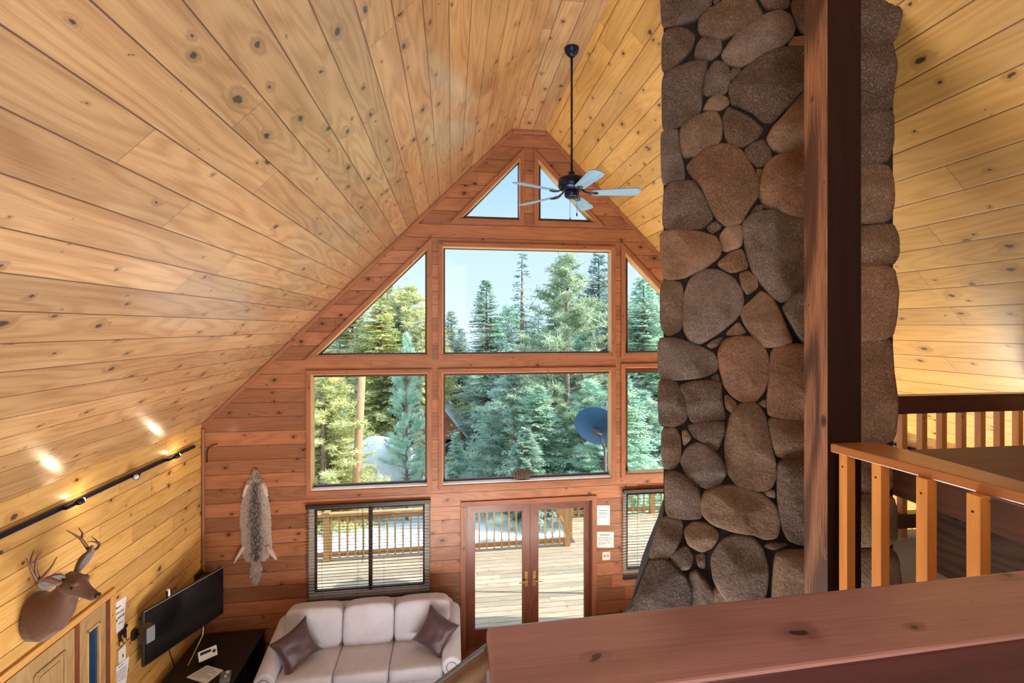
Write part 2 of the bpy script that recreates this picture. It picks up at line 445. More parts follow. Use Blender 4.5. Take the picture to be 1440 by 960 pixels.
# ------------------------------------------------------------------ room shell
def slab(name, quad, u, v, th, mat, vo=(0, 0, 0)):
    """flat surface through quad, thickened away along th; UV in metres along u,v"""
    m = MB(); u, v, vo = Vector(u).normalized(), Vector(v).normalized(), Vector(vo)
    q = [Vector(p) for p in quad]; n = len(q); t = Vector(th)
    a = m.add(q); b = m.add([p + t for p in q]); uv = [((p - vo).dot(u), (p - vo).dot(v)) for p in q]
    m.face([a + i for i in range(n)], uv); m.face([b + i for i in reversed(range(n))], list(reversed(uv)))
    for i in range(n):
        j = (i + 1) % n; m.face((a + j, a + i, b + i, b + j), [uv[j], uv[i], uv[i], uv[j]])
    return m
YO = YG + .16
EA = 1.15   # eave overhang beyond the gable
cm = MB()
s2 = math.sqrt(.5)
for q, u, v, vo, th in (
    ([(XL, YN, ZW), (XL, YG, ZW), (TX0, YG, ZT), (TX0, YN, ZT)], (0, 1, 0), (1, 0, 1), (XL, 0, ZW), (-.14, 0, .14)),
    ([(TX0, YN, ZT), (TX0, YG, ZT), (TX1, YG, ZT), (TX1, YN, ZT)], (0, 1, 0), (1, 0, 0), (TX0 - .17, 0, ZT), (0, 0, .2)),
    ([(TX1, YN, ZT), (TX1, YG, ZT), (XR, YG, ZW), (XR, YN, ZW)], (0, 1, 0), (1, 0, -1), (TX1 + .03, 0, ZT), (.14, 0, .14))):
    t = slab('c', q, u, v, th, None, vo); b = len(cm.v); cm.v += t.v
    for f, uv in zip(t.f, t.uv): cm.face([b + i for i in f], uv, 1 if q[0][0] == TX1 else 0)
struct(cm.build('ceiling', [M['ceil'], M['ceil_r']]), 'knotty pine vaulted ceiling with a narrow flat ridge')
struct(slab('wall_left', [(XL, YN, 0), (XL, YG, 0), (XL, YG, ZW), (XL, YN, ZW)], (0, 1, 0), (0, 0, 1), (-.15, 0, 0), None).build('wall_left', M['wall_l']))
struct(slab('wall_right', [(XR, YN, 0), (XR, YG, 0), (XR, YG, ZW), (XR, YN, ZW)], (0, 1, 0), (0, 0, 1), (.15, 0, 0), None).build('wall_right', M['wall_l']))
struct(slab('w', [(XL, YN, 0), (XR, YN, 0), (XR, YN, ZW), (TX1, YN, ZT), (TX0, YN, ZT), (XL, YN, ZW)], (1, 0, 0), (0, 0, 1), (0, -.15, 0), None).build('wall_near', M['wall_l']))
struct(slab('f', [(XL, YN, 0), (XR, YN, 0), (XR, YG, 0), (XL, YG, 0)], (0, 1, 0), (1, 0, 0), (0, 0, -.15), None).build('floor', M['floor']))
LP = [(XL, YN), (XR, YN), (XR, 3.22), (2.98, 3.22), (2.98, 2.93), (2.57, 2.20), (1.80, 1.94), (1.80, .84), (XL, .66)]
LP = [(XL, YN), (XR, YN), (XR, 3.22), (3.10, 3.22), (2.60, 2.22), (2.05, 2.14), (2.05, 1.955), (1.77, 1.955), (1.77, .84), (XL, .84)]
m = MB(); m.prism([(x, y) for x, y in LP], (0, 0, LOFT - .28), (1, 0, 0), (0, 1, 0), (0, 0, .28))
struct(m.build('floor_loft', M['carpet']), 'blue-grey carpeted loft floor')

# ---- gable wall with openings
def offs(poly, d):
    """offset a convex polygon outward by d (scalar or per edge)"""
    n = len(poly); area = sum(poly[i][0] * poly[(i + 1) % n][1] - poly[(i + 1) % n][0] * poly[i][1] for i in range(n))
    sg = 1 if area > 0 else -1
    ln = []
    for i in range(n):
        a = Vector(poly[i]); b = Vector(poly[(i + 1) % n]); e = (b - a).normalized(); nn = Vector((e.y, -e.x)) * sg
        dd = d[i] if isinstance(d, (list, tuple)) else d
        ln.append((a + nn * dd, e))
    out = []
    for i in range(n):
        (p, e), (q, f) = ln[i - 1], ln[i]
        cr = e.x * f.y - e.y * f.x; t = ((q.x - p.x) * f.y - (q.y - p.y) * f.x) / cr
        r = p + e * t; out.append((r.x, r.y))
    return out
GY = 6.62
sc = GY / YG
def gsc(poly): return [(x * sc, CAMZ + (z - CAMZ) * sc) for x, z in poly]
def mir(poly): return [(2 * XC - .003 - x, z) for x, z in reversed(poly)]
ZA, ZB, ZC, ZD = 2.45, 3.92, 4.245, 5.705
wl = [(-1.863, ZA), (-.367, ZA), (-.367, ZB), (-1.863, ZB)]
wc = [(-.090, ZA), (2.318, ZA), (2.318, ZB), (-.090, ZB)]
tl = [(-1.755, ZC), (-.367, ZC), (-.367, ZC + 1.388)]
tc = [(-.090, ZC), (2.318, ZC), (2.318, ZD), (-.090, ZD)]
al = [(.205, 6.175), (.948, 6.175), (.948, 6.175 + .775)]
bl = [(-1.90, .92), (-.345, .92), (-.345, 2.13), (-1.90, 2.13)]
wins = [('lower left picture window', wl, 1), ('lower centre picture window', wc, 1), ('lower right picture window', mir(wl), 1),
        ('left raked window', tl, 0), ('upper centre picture window', tc, 0), ('right raked window', mir(tl), 0),
        ('left apex triangle window', al, 0), ('right apex triangle window', mir(al), 0),
        ('slider window behind the sofa', bl, 2), ('slider window behind the right blind', mir(bl), 2)]
holes = []
for nm, p, k in wins:
    holes.append(offs(p, [.085 if k == 1 else .04] + [.04] * (len(p) - 1)) if len(p) == 4 else offs(p, .04))
DX0, DX1, DZ = .19, 2.055, 2.06
holes.append([(DX0, .0), (DX1, .0), (DX1, DZ), (DX0, DZ)])
outer = [(XL, -.0), (DX0, 0), (DX0, DZ), (DX1, DZ), (DX1, 0), (XR, 0), (XR, ZW), (TX1, ZT), (TX0, ZT), (XL, ZW)]
loops = [[Vector((x, z, 0)) for x, z in outer]] + [[Vector((x, z, 0)) for x, z in h] for h in holes[:-1]]
flat = [p for l in loops for p in l]
tris = tessellate_polygon(loops)
m = MB()
a = m.add([(p.x, YG, p.y) for p in flat]); b = m.add([(p.x, YO, p.y) for p in flat])
for t in tris:
    m.face([a + i for i in t], [(flat[i].x, flat[i].y) for i in t]); m.face([b + i for i in reversed(t)], [(flat[i].x, flat[i].y) for i in reversed(t)])
k0 = 0
for l in loops:
    n = len(l)
    for i in range(n):
        j = (i + 1) % n; m.face((a + k0 + i, a + k0 + j, b + k0 + j, b + k0 + i), [(flat[k0 + i].x, flat[k0 + i].y), (flat[k0 + j].x, flat[k0 + j].y)] * 2)
    k0 += n
struct(m.build('wall_far', M['wall_g']), 'reddish knotty pine gable wall full of windows')

for i, ((nm, p, k), h) in enumerate(zip(wins, holes)):
    cx = sum(q[0] for q in p) / len(p); cz = min(q[1] for q in p)
    r = sroot('window_%d' % (i + 1), (cx, YG, cz), nm)
    g = gsc(p)
    if k == 2:
        g = offs(p, -.03)
        MB().ring(offs(h, -.001), g, YG + .05, YG + .13).build('window_frame', M['vinyl'], r)
        xm = (g[0][0] + g[1][0]) / 2
        MB().box((xm, YG + .075, (g[0][1] + g[2][1]) / 2), (.05, .05, g[2][1] - g[0][1] + .02)).build('meeting_stile', M['sash'], r)
        MB().ring(offs(g, .002), offs(g, -.03), YG + .07, YG + .10).build('sash', M['sash'], r)
    else:
        bevel(MB().ring(offs(h, .055), offs(h, -.004), YG - .022, YG + .004).build('casing', M['trim_g'], r), .004)
        MB().ring(offs(h, -.0005), offs(h, -.012), YG - .004, GY + .03).build('jamb', M['jamb'], r)
        MB().ring(offs(h, -.011), g, GY - .025, GY + .03).build('sash', M['sash'], r)
        if k == 1:
            x0, x1, z0 = h[0][0] + .013, h[1][0] - .013, h[0][1] + .012
            MB().box(((x0 + x1) / 2, YG + .045, z0 + .006), (x1 - x0, .1, .012)).build('sill', M['white'], r)
    mm = MB(); mm.prism(g, (0, GY - .004 if k < 2 else YG + .084, 0), (1, 0, 0), (0, 0, 1), (0, .006, 0)); mm.build('pane', M['glass'], r)

# ---- rake trim along the ceiling line on the gable wall, and the ridge trim
m = MB(); e = .045
m.bar((XL + .03, YG - .012, ZW - .01), (TX0 + .01, YG - .012, ZT - .03), .02, e, (-1, 0, 1))
m.bar((TX0, YG - .012, ZT - .022), (TX1, YG - .012, ZT - .022), .02, e)
m.bar((TX1 - .01, YG - .012, ZT - .03), (XR - .03, YG - .012, ZW - .01), .02, e, (1, 0, 1))
struct(m.build('trim_1', M['trim_g']), 'thin trim following the gable ceiling line')
m = MB()
m.box((XL + .012, YG / 2, .06), (.02, YG - .1, .12)); struct(m.build('baseboard_left', M['casing_l']))
m = MB(); m.box(((XL + DX0 - .07) / 2, YG - .012, .06), (DX0 - .07 - XL - .03, .02, .12)); struct(m.build('baseboard_far', M['trim_g']))

# ---- french doors
r = sroot('door_1', ((DX0 + DX1) / 2, YG, 0), 'pair of glazed french doors to the deck')
m = MB()
for x in (DX0 - .03, DX1 + .03): m.box((x, YG - .012, DZ / 2), (.07, .024, DZ))
m.box(((DX0 + DX1) / 2, YG - .012, DZ + .03), (DX1 - DX0 + .13, .024, .07))
bevel(m.build('casing', M['trim_g'], r), .004)
m = MB()
for x in (DX0 + .012, DX1 - .012): m.box((x, YG + .07, DZ / 2), (.024, .14, DZ))
m.box(((DX0 + DX1) / 2, YG + .07, DZ - .012), (DX1 - DX0, .14, .024))
m.box(((DX0 + DX1) / 2, YG + .07, .01), (DX1 - DX0, .14, .02))
m.build('jamb', M['door_g'], r)
xm = 1.135
for side, x0, x1, g0, g1 in ((0, DX0 + .026, xm - .002, .335, 1.016), (1, xm + .002, DX1 - .026, 1.258, 1.945)):
    m = MB(); o = [(x0, .022), (x1, .022), (x1, DZ - .026), (x0, DZ - .026)]; i_ = [(g0, .27), (g1, .27), (g1, 1.935), (g0, 1.935)]
    m.ring(o, i_, YG + .03, YG + .075)
    lf = bevel(m.build('door_leaf', M['door_g'], r), .004)
    lf['label'] = 'left glazed leaf' if side == 0 else 'right glazed leaf'
    m = MB(); m.prism(i_, (0, YG + .05, 0), (1, 0, 0), (0, 0, 1), (0, .006, 0)); m.build('pane', M['glass'], lf)
    hx = xm - .06 if side == 0 else xm + .06
    m = MB(); m.box((hx, YG + .026, .95), (.042, .008, .22)); m.lathe([(.013, 0), (.013, .04)], (hx, YG + .02, .93), 12, Matrix.Rotation(PI / 2, 3, 'X'))
    m.tube([(hx, YG - .022, .93), (hx + (-.05 if side == 0 else .05), YG - .026, .928), (hx + (-.11 if side == 0 else .11), YG - .02, .915)], [.008, .008, .006], 8)
    m.build('handle', M['brass'], lf)
    for z in (.25, 1.05, 1.82):
        m = MB(); m.box((DX0 + .012 if side == 0 else DX1 - .012, YG + .022, z), (.022, .016, .11)); m.build('hinge', M['brass'], lf)

# ---- entry door and sidelight on the left wall
r = sroot('door_2', (XL, 4.2, 0), 'pale panelled entry door with a narrow sidelight')
m = MB()
m.box((XL + .014, 4.17, 2.035), (.028, 1.48, .06)); m.box((XL + .014, 4.875, 1.0), (.028, .07, 2.005)); m.box((XL + .014, 3.46, 1.0), (.028, .06, 2.005))
bevel(m.build('casing', M['casing_l'], r), .004)
m = MB()
m.box((XL + .012, 4.455, 1.0), (.02, .045, 2.0)); m.box((XL + .012, 4.815, 1.0), (.02, .05, 2.0)); m.box((XL + .012, 3.505, 1.0), (.02, .03, 2.0))
m.build('jamb', M['door_g'], r)
m = MB(); m.box((XL + .008, 3.975, .995), (.014, .915, 1.98), grain=2)
lf = m.build('door_leaf', M['oak'], r)
for y0, y1 in ((3.63, 3.91), (4.045, 4.325)):
    for z0, z1 in ((1.30, 1.855), (.2, 1.15)):
        m = MB()
        for a_, b_ in (((y0, z0), (y1, z0)), ((y1, z0), (y1, z1)), ((y1, z1), (y0, z1)), ((y0, z1), (y0, z0))):
            m.bar((XL + .018, *a_), (XL + .018, *b_), .024, .022, (1, 0, 0))
        c = ((y0 + y1) / 2, (z0 + z1) / 2); m.box((XL + .017, *c), (.012, y1 - y0 - .09, z1 - z0 - .09), grain=2)
        bevel(m.build('door_panel', M['oak'], lf), .004)
m = MB(); m.lathe([(.012, 0), (.012, .03), (.03, .04), (.032, .06), (.02, .075)], (XL + .015, 4.36, .98), 16, Matrix.Rotation(PI / 2, 3, 'Y')); m.build('door_knob', M['nickel'], lf)
sx = XL + .008
m = MB()
m.box((sx, 4.52, 1.0), (.016, .085, 1.99)); m.box((sx, 4.75, 1.0), (.016, .08, 1.99)); m.box((sx, 4.635, 1.925), (.016, .15, .14), grain=1); m.box((sx, 4.635, .1), (.016, .15, .2), grain=1)
sd = m.build('sidelight', M['oak'], r)
m = MB()
for y in (4.566, 4.704): m.box((XL + .016, y, 1.03), (.022, .016, 1.66))
m.box((XL + .016, 4.635, 1.852), (.022, .15, .016)); m.build('glazing_bead', M['jamb'], sd)
m = MB(); m.box((XL + .008, 4.635, 1.02), (.004, .14, 1.66)); m.build('pane', M['sideglass'], sd)

# ------------------------------------------------------------------ chimney
CA = Vector((1.40, 2.90)); CE = Vector((.866, -.5)); CN = Vector((-.5, -.866)); CD = Vector((.5, .866))
def onface(px, py):
    d = ray(px, py); # A + s E = t d
    det = d.x * (-CE.y) - d.y * (-CE.x)
    t = (CA.x * (-CE.y) - CA.y * (-CE.x)) / det
    p = Vector((d.x * t, d.y * t)); return ((p - CA).dot(CE), CAMZ + d.z * t)
def fp(s, z, out=0): p = CA + CE * s + CN * out; return Vector((p.x, p.y, z))
ST = []
def crop(ox, oy, k, *polys):
    for p in polys: ST.append([(ox + x / k, oy + y / k) for x, y in p])
crop(900, 0, 4,
 [(118,-60),(405,-60),(400,30),(370,80),(300,130),(220,155),(150,165),(128,140)], [(412,-60),(470,-60),(440,25),(412,40)],
 [(335,130),(380,75),(440,35),(500,0),(620,-15),(650,40),(685,100),(620,150),(540,200),(470,230),(360,220),(330,180)],
 [(655,-60),(850,-60),(830,60),(760,70),(710,65),(680,30)],
 [(128,200),(210,165),(270,180),(310,215),(290,290),(240,350),(170,405),(125,400)],
 [(320,260),(350,225),(455,225),(458,300),(410,345),(330,350),(302,330)],
 [(460,320),(510,250),(560,190),(640,140),(700,100),(770,78),(830,95),(865,160),(850,220),(780,280),(660,345),(560,385),(490,365)],
 [(835,260),(860,215),(917,215),(960,220),(960,275),(840,272)], [(845,40),(870,0),(960,-60),(960,210),(910,200),(870,130)],
 [(130,430),(230,390),(300,360),(380,355),(370,420),(350,520),(345,620),(300,680),(220,710),(132,745)],
 [(375,420),(420,355),(480,365),(505,410),(500,500),(470,540),(360,545),(352,510)], [(510,400),(545,390),(568,405),(540,440),(505,468)],
 [(505,500),(560,430),(640,360),(720,310),(800,285),(960,278),(960,470),(900,520),(820,620),(740,690),(690,690),(640,640),(560,605),(520,595)],
 [(350,625),(390,560),(450,545),(490,555),(500,590),(450,632),(380,630)],
 [(230,730),(290,680),(380,640),(430,640),(460,700),(455,790),(410,840),(330,880),(240,890),(228,800)],
 [(465,680),(495,612),(560,640),(640,690),(690,735),(660,780),(590,830),(530,835),(480,790)],
 [(710,790),(740,730),(800,670),(860,590),(920,520),(960,490),(960,820),(880,850),(800,865),(740,840)],
 [(118,760),(150,742),(215,732),(225,850),(250,950),(250,1015),(180,1030),(125,1035)],
 [(585,850),(640,810),(690,795),(735,860),(735,910),(660,950),(600,905)])
ST.append([(966,237),(982,220),(1005,207),(1025,206),(1042,215),(1052,230),(1065,257),(1065,275),(1050,297),(1040,314),(1020,317),(1007,307),(997,287),(990,270),(975,252)])
ST.append([(1076,235),(1090,222),(1110,216),(1140,212),(1140,308),(1125,306),(1090,297),(1072,290),(1066,272),(1070,250)])
crop(900, 220, 4,
 [(140,200),(180,150),(300,148),(340,200),(370,250),(410,350),(350,405),(260,418),(132,410)], [(370,405),(420,365),(460,395),(440,420),(400,440)],
 [(445,450),(490,395),(570,388),(578,440),(570,510),(470,545)], [(650,80),(685,75),(680,130),(665,140)], [(615,325),(650,280),(695,275),(690,305),(640,335)],
 [(122,430),(200,418),(330,430),(420,455),(455,520),(440,570),(360,630),(250,680),(140,695),(122,560)],
 [(430,605),(500,545),(575,520),(610,630),(510,660),(460,640)], [(555,660),(610,645),(660,690),(660,740),(600,780),(570,740)],
 [(580,380),(640,330),(740,312),(820,340),(960,370),(960,700),(880,760),(790,815),(740,780),(680,710),(630,640),(600,540),(582,450)])
ST.append([(963,415),(972,392),(990,381),(1010,382),(1030,392),(1041,407),(1044,425),(1037,445),(1010,467),(985,482),(970,477),(962,462)])
ST.append([(929,405),(935,395),(960,399),(961,445),(958,463),(940,472),(929,460)])
ST.append([(1040,437),(1055,425),(1070,410),(1085,420),(1097,442),(1103,457),(1114,480),(1090,486),(1076,487),(1060,475),(1047,457)])
ST.append([(1100,432),(1112,417),(1130,405),(1140,400),(1140,487),(1130,485),(1117,465),(1102,440)])
crop(900, 430, 4,
 [(110,185),(210,183),(320,220),(410,265),(443,320),(420,370),(350,400),(200,412),(112,400)], [(370,220),(410,190),(465,175),(440,220),(400,240)],
 [(485,150),(550,85),(600,150),(560,165),(490,165)],
 [(440,260),(470,200),(540,175),(630,180),(690,230),(720,300),(718,400),(690,480),(640,530),(580,535),(520,500),(470,440),(450,350)],
 [(735,270),(760,235),(850,220),(960,235),(960,640),(850,630),(720,605),(712,540),(725,420)],
 [(110,415),(200,420),(240,480),(270,560),(260,640),(200,672),(110,668),(105,540)],
 [(220,450),(300,420),(420,420),(455,435),(455,520),(480,630),(400,640),(290,650),(270,590),(260,510)], [(395,400),(440,375),(450,425),(410,415)],
 [(470,510),(490,495),(545,545),(515,600),(480,570)], [(660,545),(705,520),(705,570),(680,560)],
 [(265,670),(340,650),(470,645),(475,700),(430,815),(380,780),(300,730)], [(235,700),(260,692),(292,740),(245,790)],
 [(125,690),(200,685),(230,740),(230,860),(190,910),(130,905),(120,800)], [(720,630),(850,640),(960,655),(960,855),(770,850),(740,750)])
ST.append([(957,647),(965,630),(980,622),(997,627),(1015,645),(1021,662),(1013,678),(997,685),(982,681),(966,666)])
ST.append([(1019,625),(1025,592),(1032,575),(1050,567),(1065,570),(1075,585),(1082,617),(1090,655),(1090,668),(1083,683),(1066,687),(1038,681),(1023,662)])
ST.append([(1093,654),(1100,646),(1140,647),(1140,762),(1124,762),(1107,755),(1099,736),(1093,700)])
crop(870, 640, 4.175,
 [(275,110),(310,85),(400,120),(470,190),(488,280),(485,360),(400,365),(280,350)],
 [(490,250),(520,200),(640,175),(760,190),(860,240),(920,300),(940,380),(920,470),(850,480),(780,450),(660,430),(560,395),(500,340)], [(840,210),(915,195),(915,245),(870,230)],
 [(250,365),(300,355),(375,380),(370,470),(330,550),(290,600),(180,595),(205,500)], [(385,430),(440,385),(530,400),(590,460),(550,530),(490,558),(410,515)],
 [(300,590),(350,540),(400,525),(440,590),(420,650),(355,665)], [(450,580),(508,570),(508,660),(470,650)],
 [(545,600),(600,500),(680,465),(780,480),(840,540),(870,650),(860,800),(780,900),(640,850),(560,720)], [(845,530),(880,505),(1005,515),(900,545)],
 [(910,640),(930,555),(1130,555),(1130,900),(900,900)], [(190,610),(260,600),(330,640),(390,700),(420,780),(420,930),(10,960),(60,880),(110,810),(150,700)],
 [(410,690),(460,668),(520,740),(580,830),(580,920),(430,920)])
NL = len(ST)
crop(1180, 0, 3, [(60,-60),(240,-60),(250,70),(225,185),(130,215),(60,210)], [(60,225),(130,215),(215,200),(232,290),(220,400),(215,465),(60,490)],
 [(60,495),(215,470),(220,600),(195,690),(100,700),(60,700)], [(60,710),(190,700),(218,740),(220,850),(205,940),(60,945)])
crop(1180, 300, 3, [(60,75),(215,45),(240,100),(240,180),(215,222),(60,220)], [(60,228),(215,230),(235,320),(232,440),(215,525),(60,535)],
 [(60,540),(215,530),(220,680),(235,800),(230,940),(150,975),(60,980)])
ST += [[(1200,632),(1257,628),(1257,688),(1200,690)], [(1200,694),(1256,692),(1258,762),(1200,764)], [(1200,768),(1257,767),(1265,835),(1200,840)]]
def fixx(p, i):
    out = []
    for x, y in p:
        if i < NL and x >= 1138: x = 1172
        if i >= NL and x <= 1201: x = 1175
        out.append((x, y))
    return out
polys = [[onface(*q) for q in fixx(p, i)] for i, p in enumerate(ST)]
# courses above the traced ones, up to the ceiling, and below them down to the floor
W_ = 1.262
def course(z0, z1, s0, s1):
    s = s0; out = []
    while s < s1 - .05:
        w = min(random.uniform(.2, .42), s1 - s);
        if s1 - (s + w) < .12: w = s1 - s
        g = .012
        out.append([(s + g, z0 + g + random.uniform(0, .03)), (s + w / 2, z0 + g), (s + w - g, z0 + g + random.uniform(0, .03)), (s + w - g, (z0 + z1) / 2), (s + w - g, z1 - g - random.uniform(0, .03)),
                    (s + w / 2, z1 - g), (s + g, z1 - g - random.uniform(0, .03)), (s + g, (z0 + z1) / 2)]); s += w
    return out
zt = max(z for p in polys[:9] for s_, z in p)
front = list(polys)
for z in (1.0 * i for i in range(0)): pass
zz = 0.0
while zz < 2.9:
    h = random.uniform(.26, .4); front += course(zz, min(zz + h, 2.98), -.30 if zz > 1.2 else -.36, W_ + .02); zz += h
# drop generated stones that would collide with traced ones
zmin = [min(z for s_, z in p) for p in polys]
def clash(q):
    cx = sum(a for a, b in q) / len(q); t = max(b for a, b in q)
    return any(min(a for a, b in p) - .08 < cx < max(a for a, b in p) + .08 and min(b for a, b in p) < t - .16 for p in polys)
front = polys + [q for q in front[len(polys):] if not clash(q)]
zz = 7.05
tops = []
z = zt + .02
while z < 7.6:
    h = random.uniform(.24, .34); tops += course(z, z + h, 0, W_); z += h
tops = [q for q in tops if max(b for a, b in q) < 7.43 - max(0, max((CA + CE * a).x for a, b in q) - TX1)]
ch = thing('stone_chimney', 'tall fieldstone chimney of rounded brown boulders behind the timber post', 'chimney', (2.2, 2.9, 0))
def chaikin(p, n=2):
    for _ in range(n):
        q = []
        for i in range(len(p)):
            a, b = p[i], p[(i + 1) % len(p)]
            q += [(a[0] * .84 + b[0] * .16, a[1] * .84 + b[1] * .16), (a[0] * .16 + b[0] * .84, a[1] * .16 + b[1] * .84)]
        p = q
    return p
TINTS = [srgb(104, 82, 68), srgb(88, 70, 61), srgb(122, 98, 80), srgb(78, 63, 58), srgb(100, 86, 79), srgb(112, 82, 64)]
def stone_at(m, poly, P, grow=1.0, seed=0):
    p = chaikin(poly); cx = sum(a for a, b in p) / len(p); cz = sum(b for a, b in p) / len(p)
    sz = min(max(a for a, b in p) - min(a for a, b in p), max(b for a, b in p) - min(b for a, b in p))
    rnd = random.Random(seed); D = min(.07, .026 + .12 * sz); n = len(p)
    t = rnd.choice(TINTS); f = rnd.uniform(.95, 1.5)
    cool = max(0, .5 - cx) * .25  # stones bluer towards the left: window light put into the tint
    m.cur = (t[0] * f * (1 - cool), t[1] * f, t[2] * f * (1 + cool))
    tx, tz = rnd.uniform(-.35, .35), rnd.uniform(-.35, .35)
    fac = [(rnd.uniform(0, 6.28), rnd.uniform(.02, .30) * sz, rnd.uniform(.5, 1.3)) for _ in range(3)]
    rings = []
    for k, d in ((1.065, -.05), (1.065, .25), (1.05, .58), (1.0, .82), (.88, .95), (.62, 1.0), (.36, 1.02)):
        pts = []
        for a, b in p:
            x, z = cx + (a - cx) * k * grow, cz + (b - cz) * k * grow
            nz = noise.noise(Vector((x * 9 + seed, z * 9, seed * 1.7))) * .22 + noise.noise(Vector((x * 28, z * 28 + seed, 3.))) * .10
            o = D * (d + (nz if d > .2 else nz * .4) + (tx * (x - cx) + tz * (z - cz)) / max(sz, .1) * (1 if d > .5 else .3) * .6) + .006
            for fa, fd, fs in fac:
                if d > .2: o = min(o, max(D * .52 * min(1, d * 1.5), D * 1.08 - fs * .5 * max(-1., ((x - cx) * math.cos(fa) + (z - cz) * math.sin(fa)) - fd)))
            pts.append(P(x, z, max(o, -.03)))
        rings.append(m.add(pts))
    ctr = m.add([P(cx, cz, D * 1.0 + .006)])
    for a, b in zip(rings, rings[1:]):
        for i in range(n):
            j = (i + 1) % n; m.face((a + i, a + j, b + j, b + i), None, 0, True)
    for i in range(n): m.face((rings[-1] + i, rings[-1] + (i + 1) % n, ctr), None, 0, True)
m = MB().colors()
for i, p in enumerate(front + tops): stone_at(m, p, fp, 1.0, i)
# side faces: left, right
CDp = .78
def lp(s, z, o=0): o = o * .3 - .025; p = CA + CD * s - CE * o; return Vector((p.x, p.y, z))
def rp(s, z, o=0): o = o * .5 - .015; p = CA + CE * W_ + CD * s + CE * o; return Vector((p.x, p.y, z))
z = 0.; k = 500
while z < 7.2:
    h = random.uniform(.25, .42)
    for P in (lp, rp):
        for q in course(z, z + h, .06, CDp):
            lim = 7.40 - max(0, max(P(a, b).x for a, b in q) - TX1)
            if max(b for a, b in q) < lim: k += 1; stone_at(m, q, P, 1., k)
    z += h
m.build('stone_facing', M['stone'], ch)
m = MB()
def ztop(x): return ZT - max(0, x - TX1) - .0
b4 = [CA + CE * .012 , CA + CE * (W_ - .012), CA + CE * (W_ - .012) + CD * CDp, CA + CE * .012 + CD * CDp]
i0 = m.add([(p.x, p.y, 0) for p in b4]); i1 = m.add([(p.x, p.y, ztop(p.x)) for p in b4])
m.face([i0 + i for i in (3, 2, 1, 0)]); m.face([i1 + i for i in range(4)])
for i in range(4): j = (i + 1) % 4; m.face((i0 + i, i0 + j, i1 + j, i1 + i))
# flared shoulder of the fireplace below
sh = [(0.0, 3.05), (-.10, 2.86), (-.17, 2.60), (-.27, 2.45), (-.34, 2.2), (-.36, 0), (.4, 0), (.4, 3.05)]
sh = [onface(931, 728), onface(922, 752), onface(912, 784), onface(898, 818), onface(886, 850), (-.33, 1.2), (-.36, 0), (.5, 0), (.5, onface(931, 728)[1])]
a = m.add([fp(s_, z_, .004) for s_, z_ in sh]); b = m.add([fp(s_, z_, -.7) for s_, z_ in sh]); n = len(sh)
m.face([a + i for i in range(n)]); m.face([b + i for i in reversed(range(n))])
for i in range(n): j = (i + 1) % n; m.face((a + i, b + i, b + j, a + j))
m.build('mortar_core', M['mortar'], ch)

# ------------------------------------------------------------------ timber post
P0 = onY(1163.5, 500, 1.98)
px0, py0 = P0.x, 1.98
pw, pd = .187, .15
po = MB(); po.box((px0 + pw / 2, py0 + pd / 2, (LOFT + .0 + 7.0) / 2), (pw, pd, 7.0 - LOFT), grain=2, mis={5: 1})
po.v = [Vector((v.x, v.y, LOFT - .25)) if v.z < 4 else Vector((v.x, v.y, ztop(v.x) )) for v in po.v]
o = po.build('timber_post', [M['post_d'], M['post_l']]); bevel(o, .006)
tag(o, 'square timber post with a lit and a shaded face rising in front of the stone chimney', 'post')

# ------------------------------------------------------------------ railings
HC = CAMZ - .53           # top of the near cap
r = thing('loft_railing', 'wide varnished railing cap in the foreground with dark knots and a broad flat top', 'railing', (1., .74, LOFT))
m = MB()
A0, A1 = onZ(705, 960, HC), onZ(684, 879, HC); B1, B0 = onZ(1440, 800, HC), onZ(1440, 895, HC)
ex = 1.0
dirb = (B1 - A1); dirf = (B0 - onZ(960, 960, HC))
A1 = A1; yb = lambda x: A1.y + dirb.y / dirb.x * (x - A1.x)
f0 = onZ(960, 960, HC); yf = lambda x: f0.y + dirf.y / dirf.x * (x - f0.x)
q = [(A1.x - .005, yf(A1.x)), (2.05, yf(2.05)), (2.05, yb(2.05)), (A1.x, yb(A1.x))]
m.prism(q, (0, 0, HC - .13), (1, 0, 0), (0, 1, 0), (0, 0, .13))
m.mi[2] = 1; m.mi[0] = 1; cap = m.build('railing_cap', [M['cap'], M['rail_d']], r); bevel(cap, .008, 3)  # front and underside in darker wood: loft-side shade put into the colour
ymid = (yf(1) + yb(1)) / 2
m = MB(); m.box((A1.x + .06, ymid, (HC - .13 + LOFT) / 2), (.09, .09, HC - .13 - LOFT), grain=2); m.build('newel_post', M['rail_d'], r)
x = A1.x + .24
for k in range(9):
    m = MB(); m.box((x, ymid, (HC - .13 + LOFT) / 2), (.045, .045, HC - .13 - LOFT), grain=2); m.build('baluster', M['baluster'], r); x += .17

r = thing('stair_handrail', 'rounded stair handrail sloping down to the left from the foreground railing', 'handrail', (-.6, .78, LOFT - .6))
ax, ay, az = A1.x - .012, yb(A1.x) - .035, HC - .045
m = MB(); dx = 1.3; sl = .66
prof = []
for k in range(20):
    t = 2 * PI * k / 20; c, s_ = math.cos(t), math.sin(t)
    prof.append((math.copysign(abs(c) ** .65, c) * .032, math.copysign(abs(s_) ** .65, s_) * .036))
m.prism(prof, (ax, ay, az), (0, 1, 0), (sl * .8, 0, .8), (-dx, 0, -dx * sl))
hr = m.build('rail', M['hand'], r)
for p in hr.data.polygons: p.use_smooth = True
for k in range(6):
    xx = ax - .14 - .2 * k; zt_ = az - (ax - xx) * sl - .02
    m = MB(); m.box((xx, ay, zt_ - .45), (.035, .035, .88), grain=2); m.build('baluster', M['rail_d'], r)

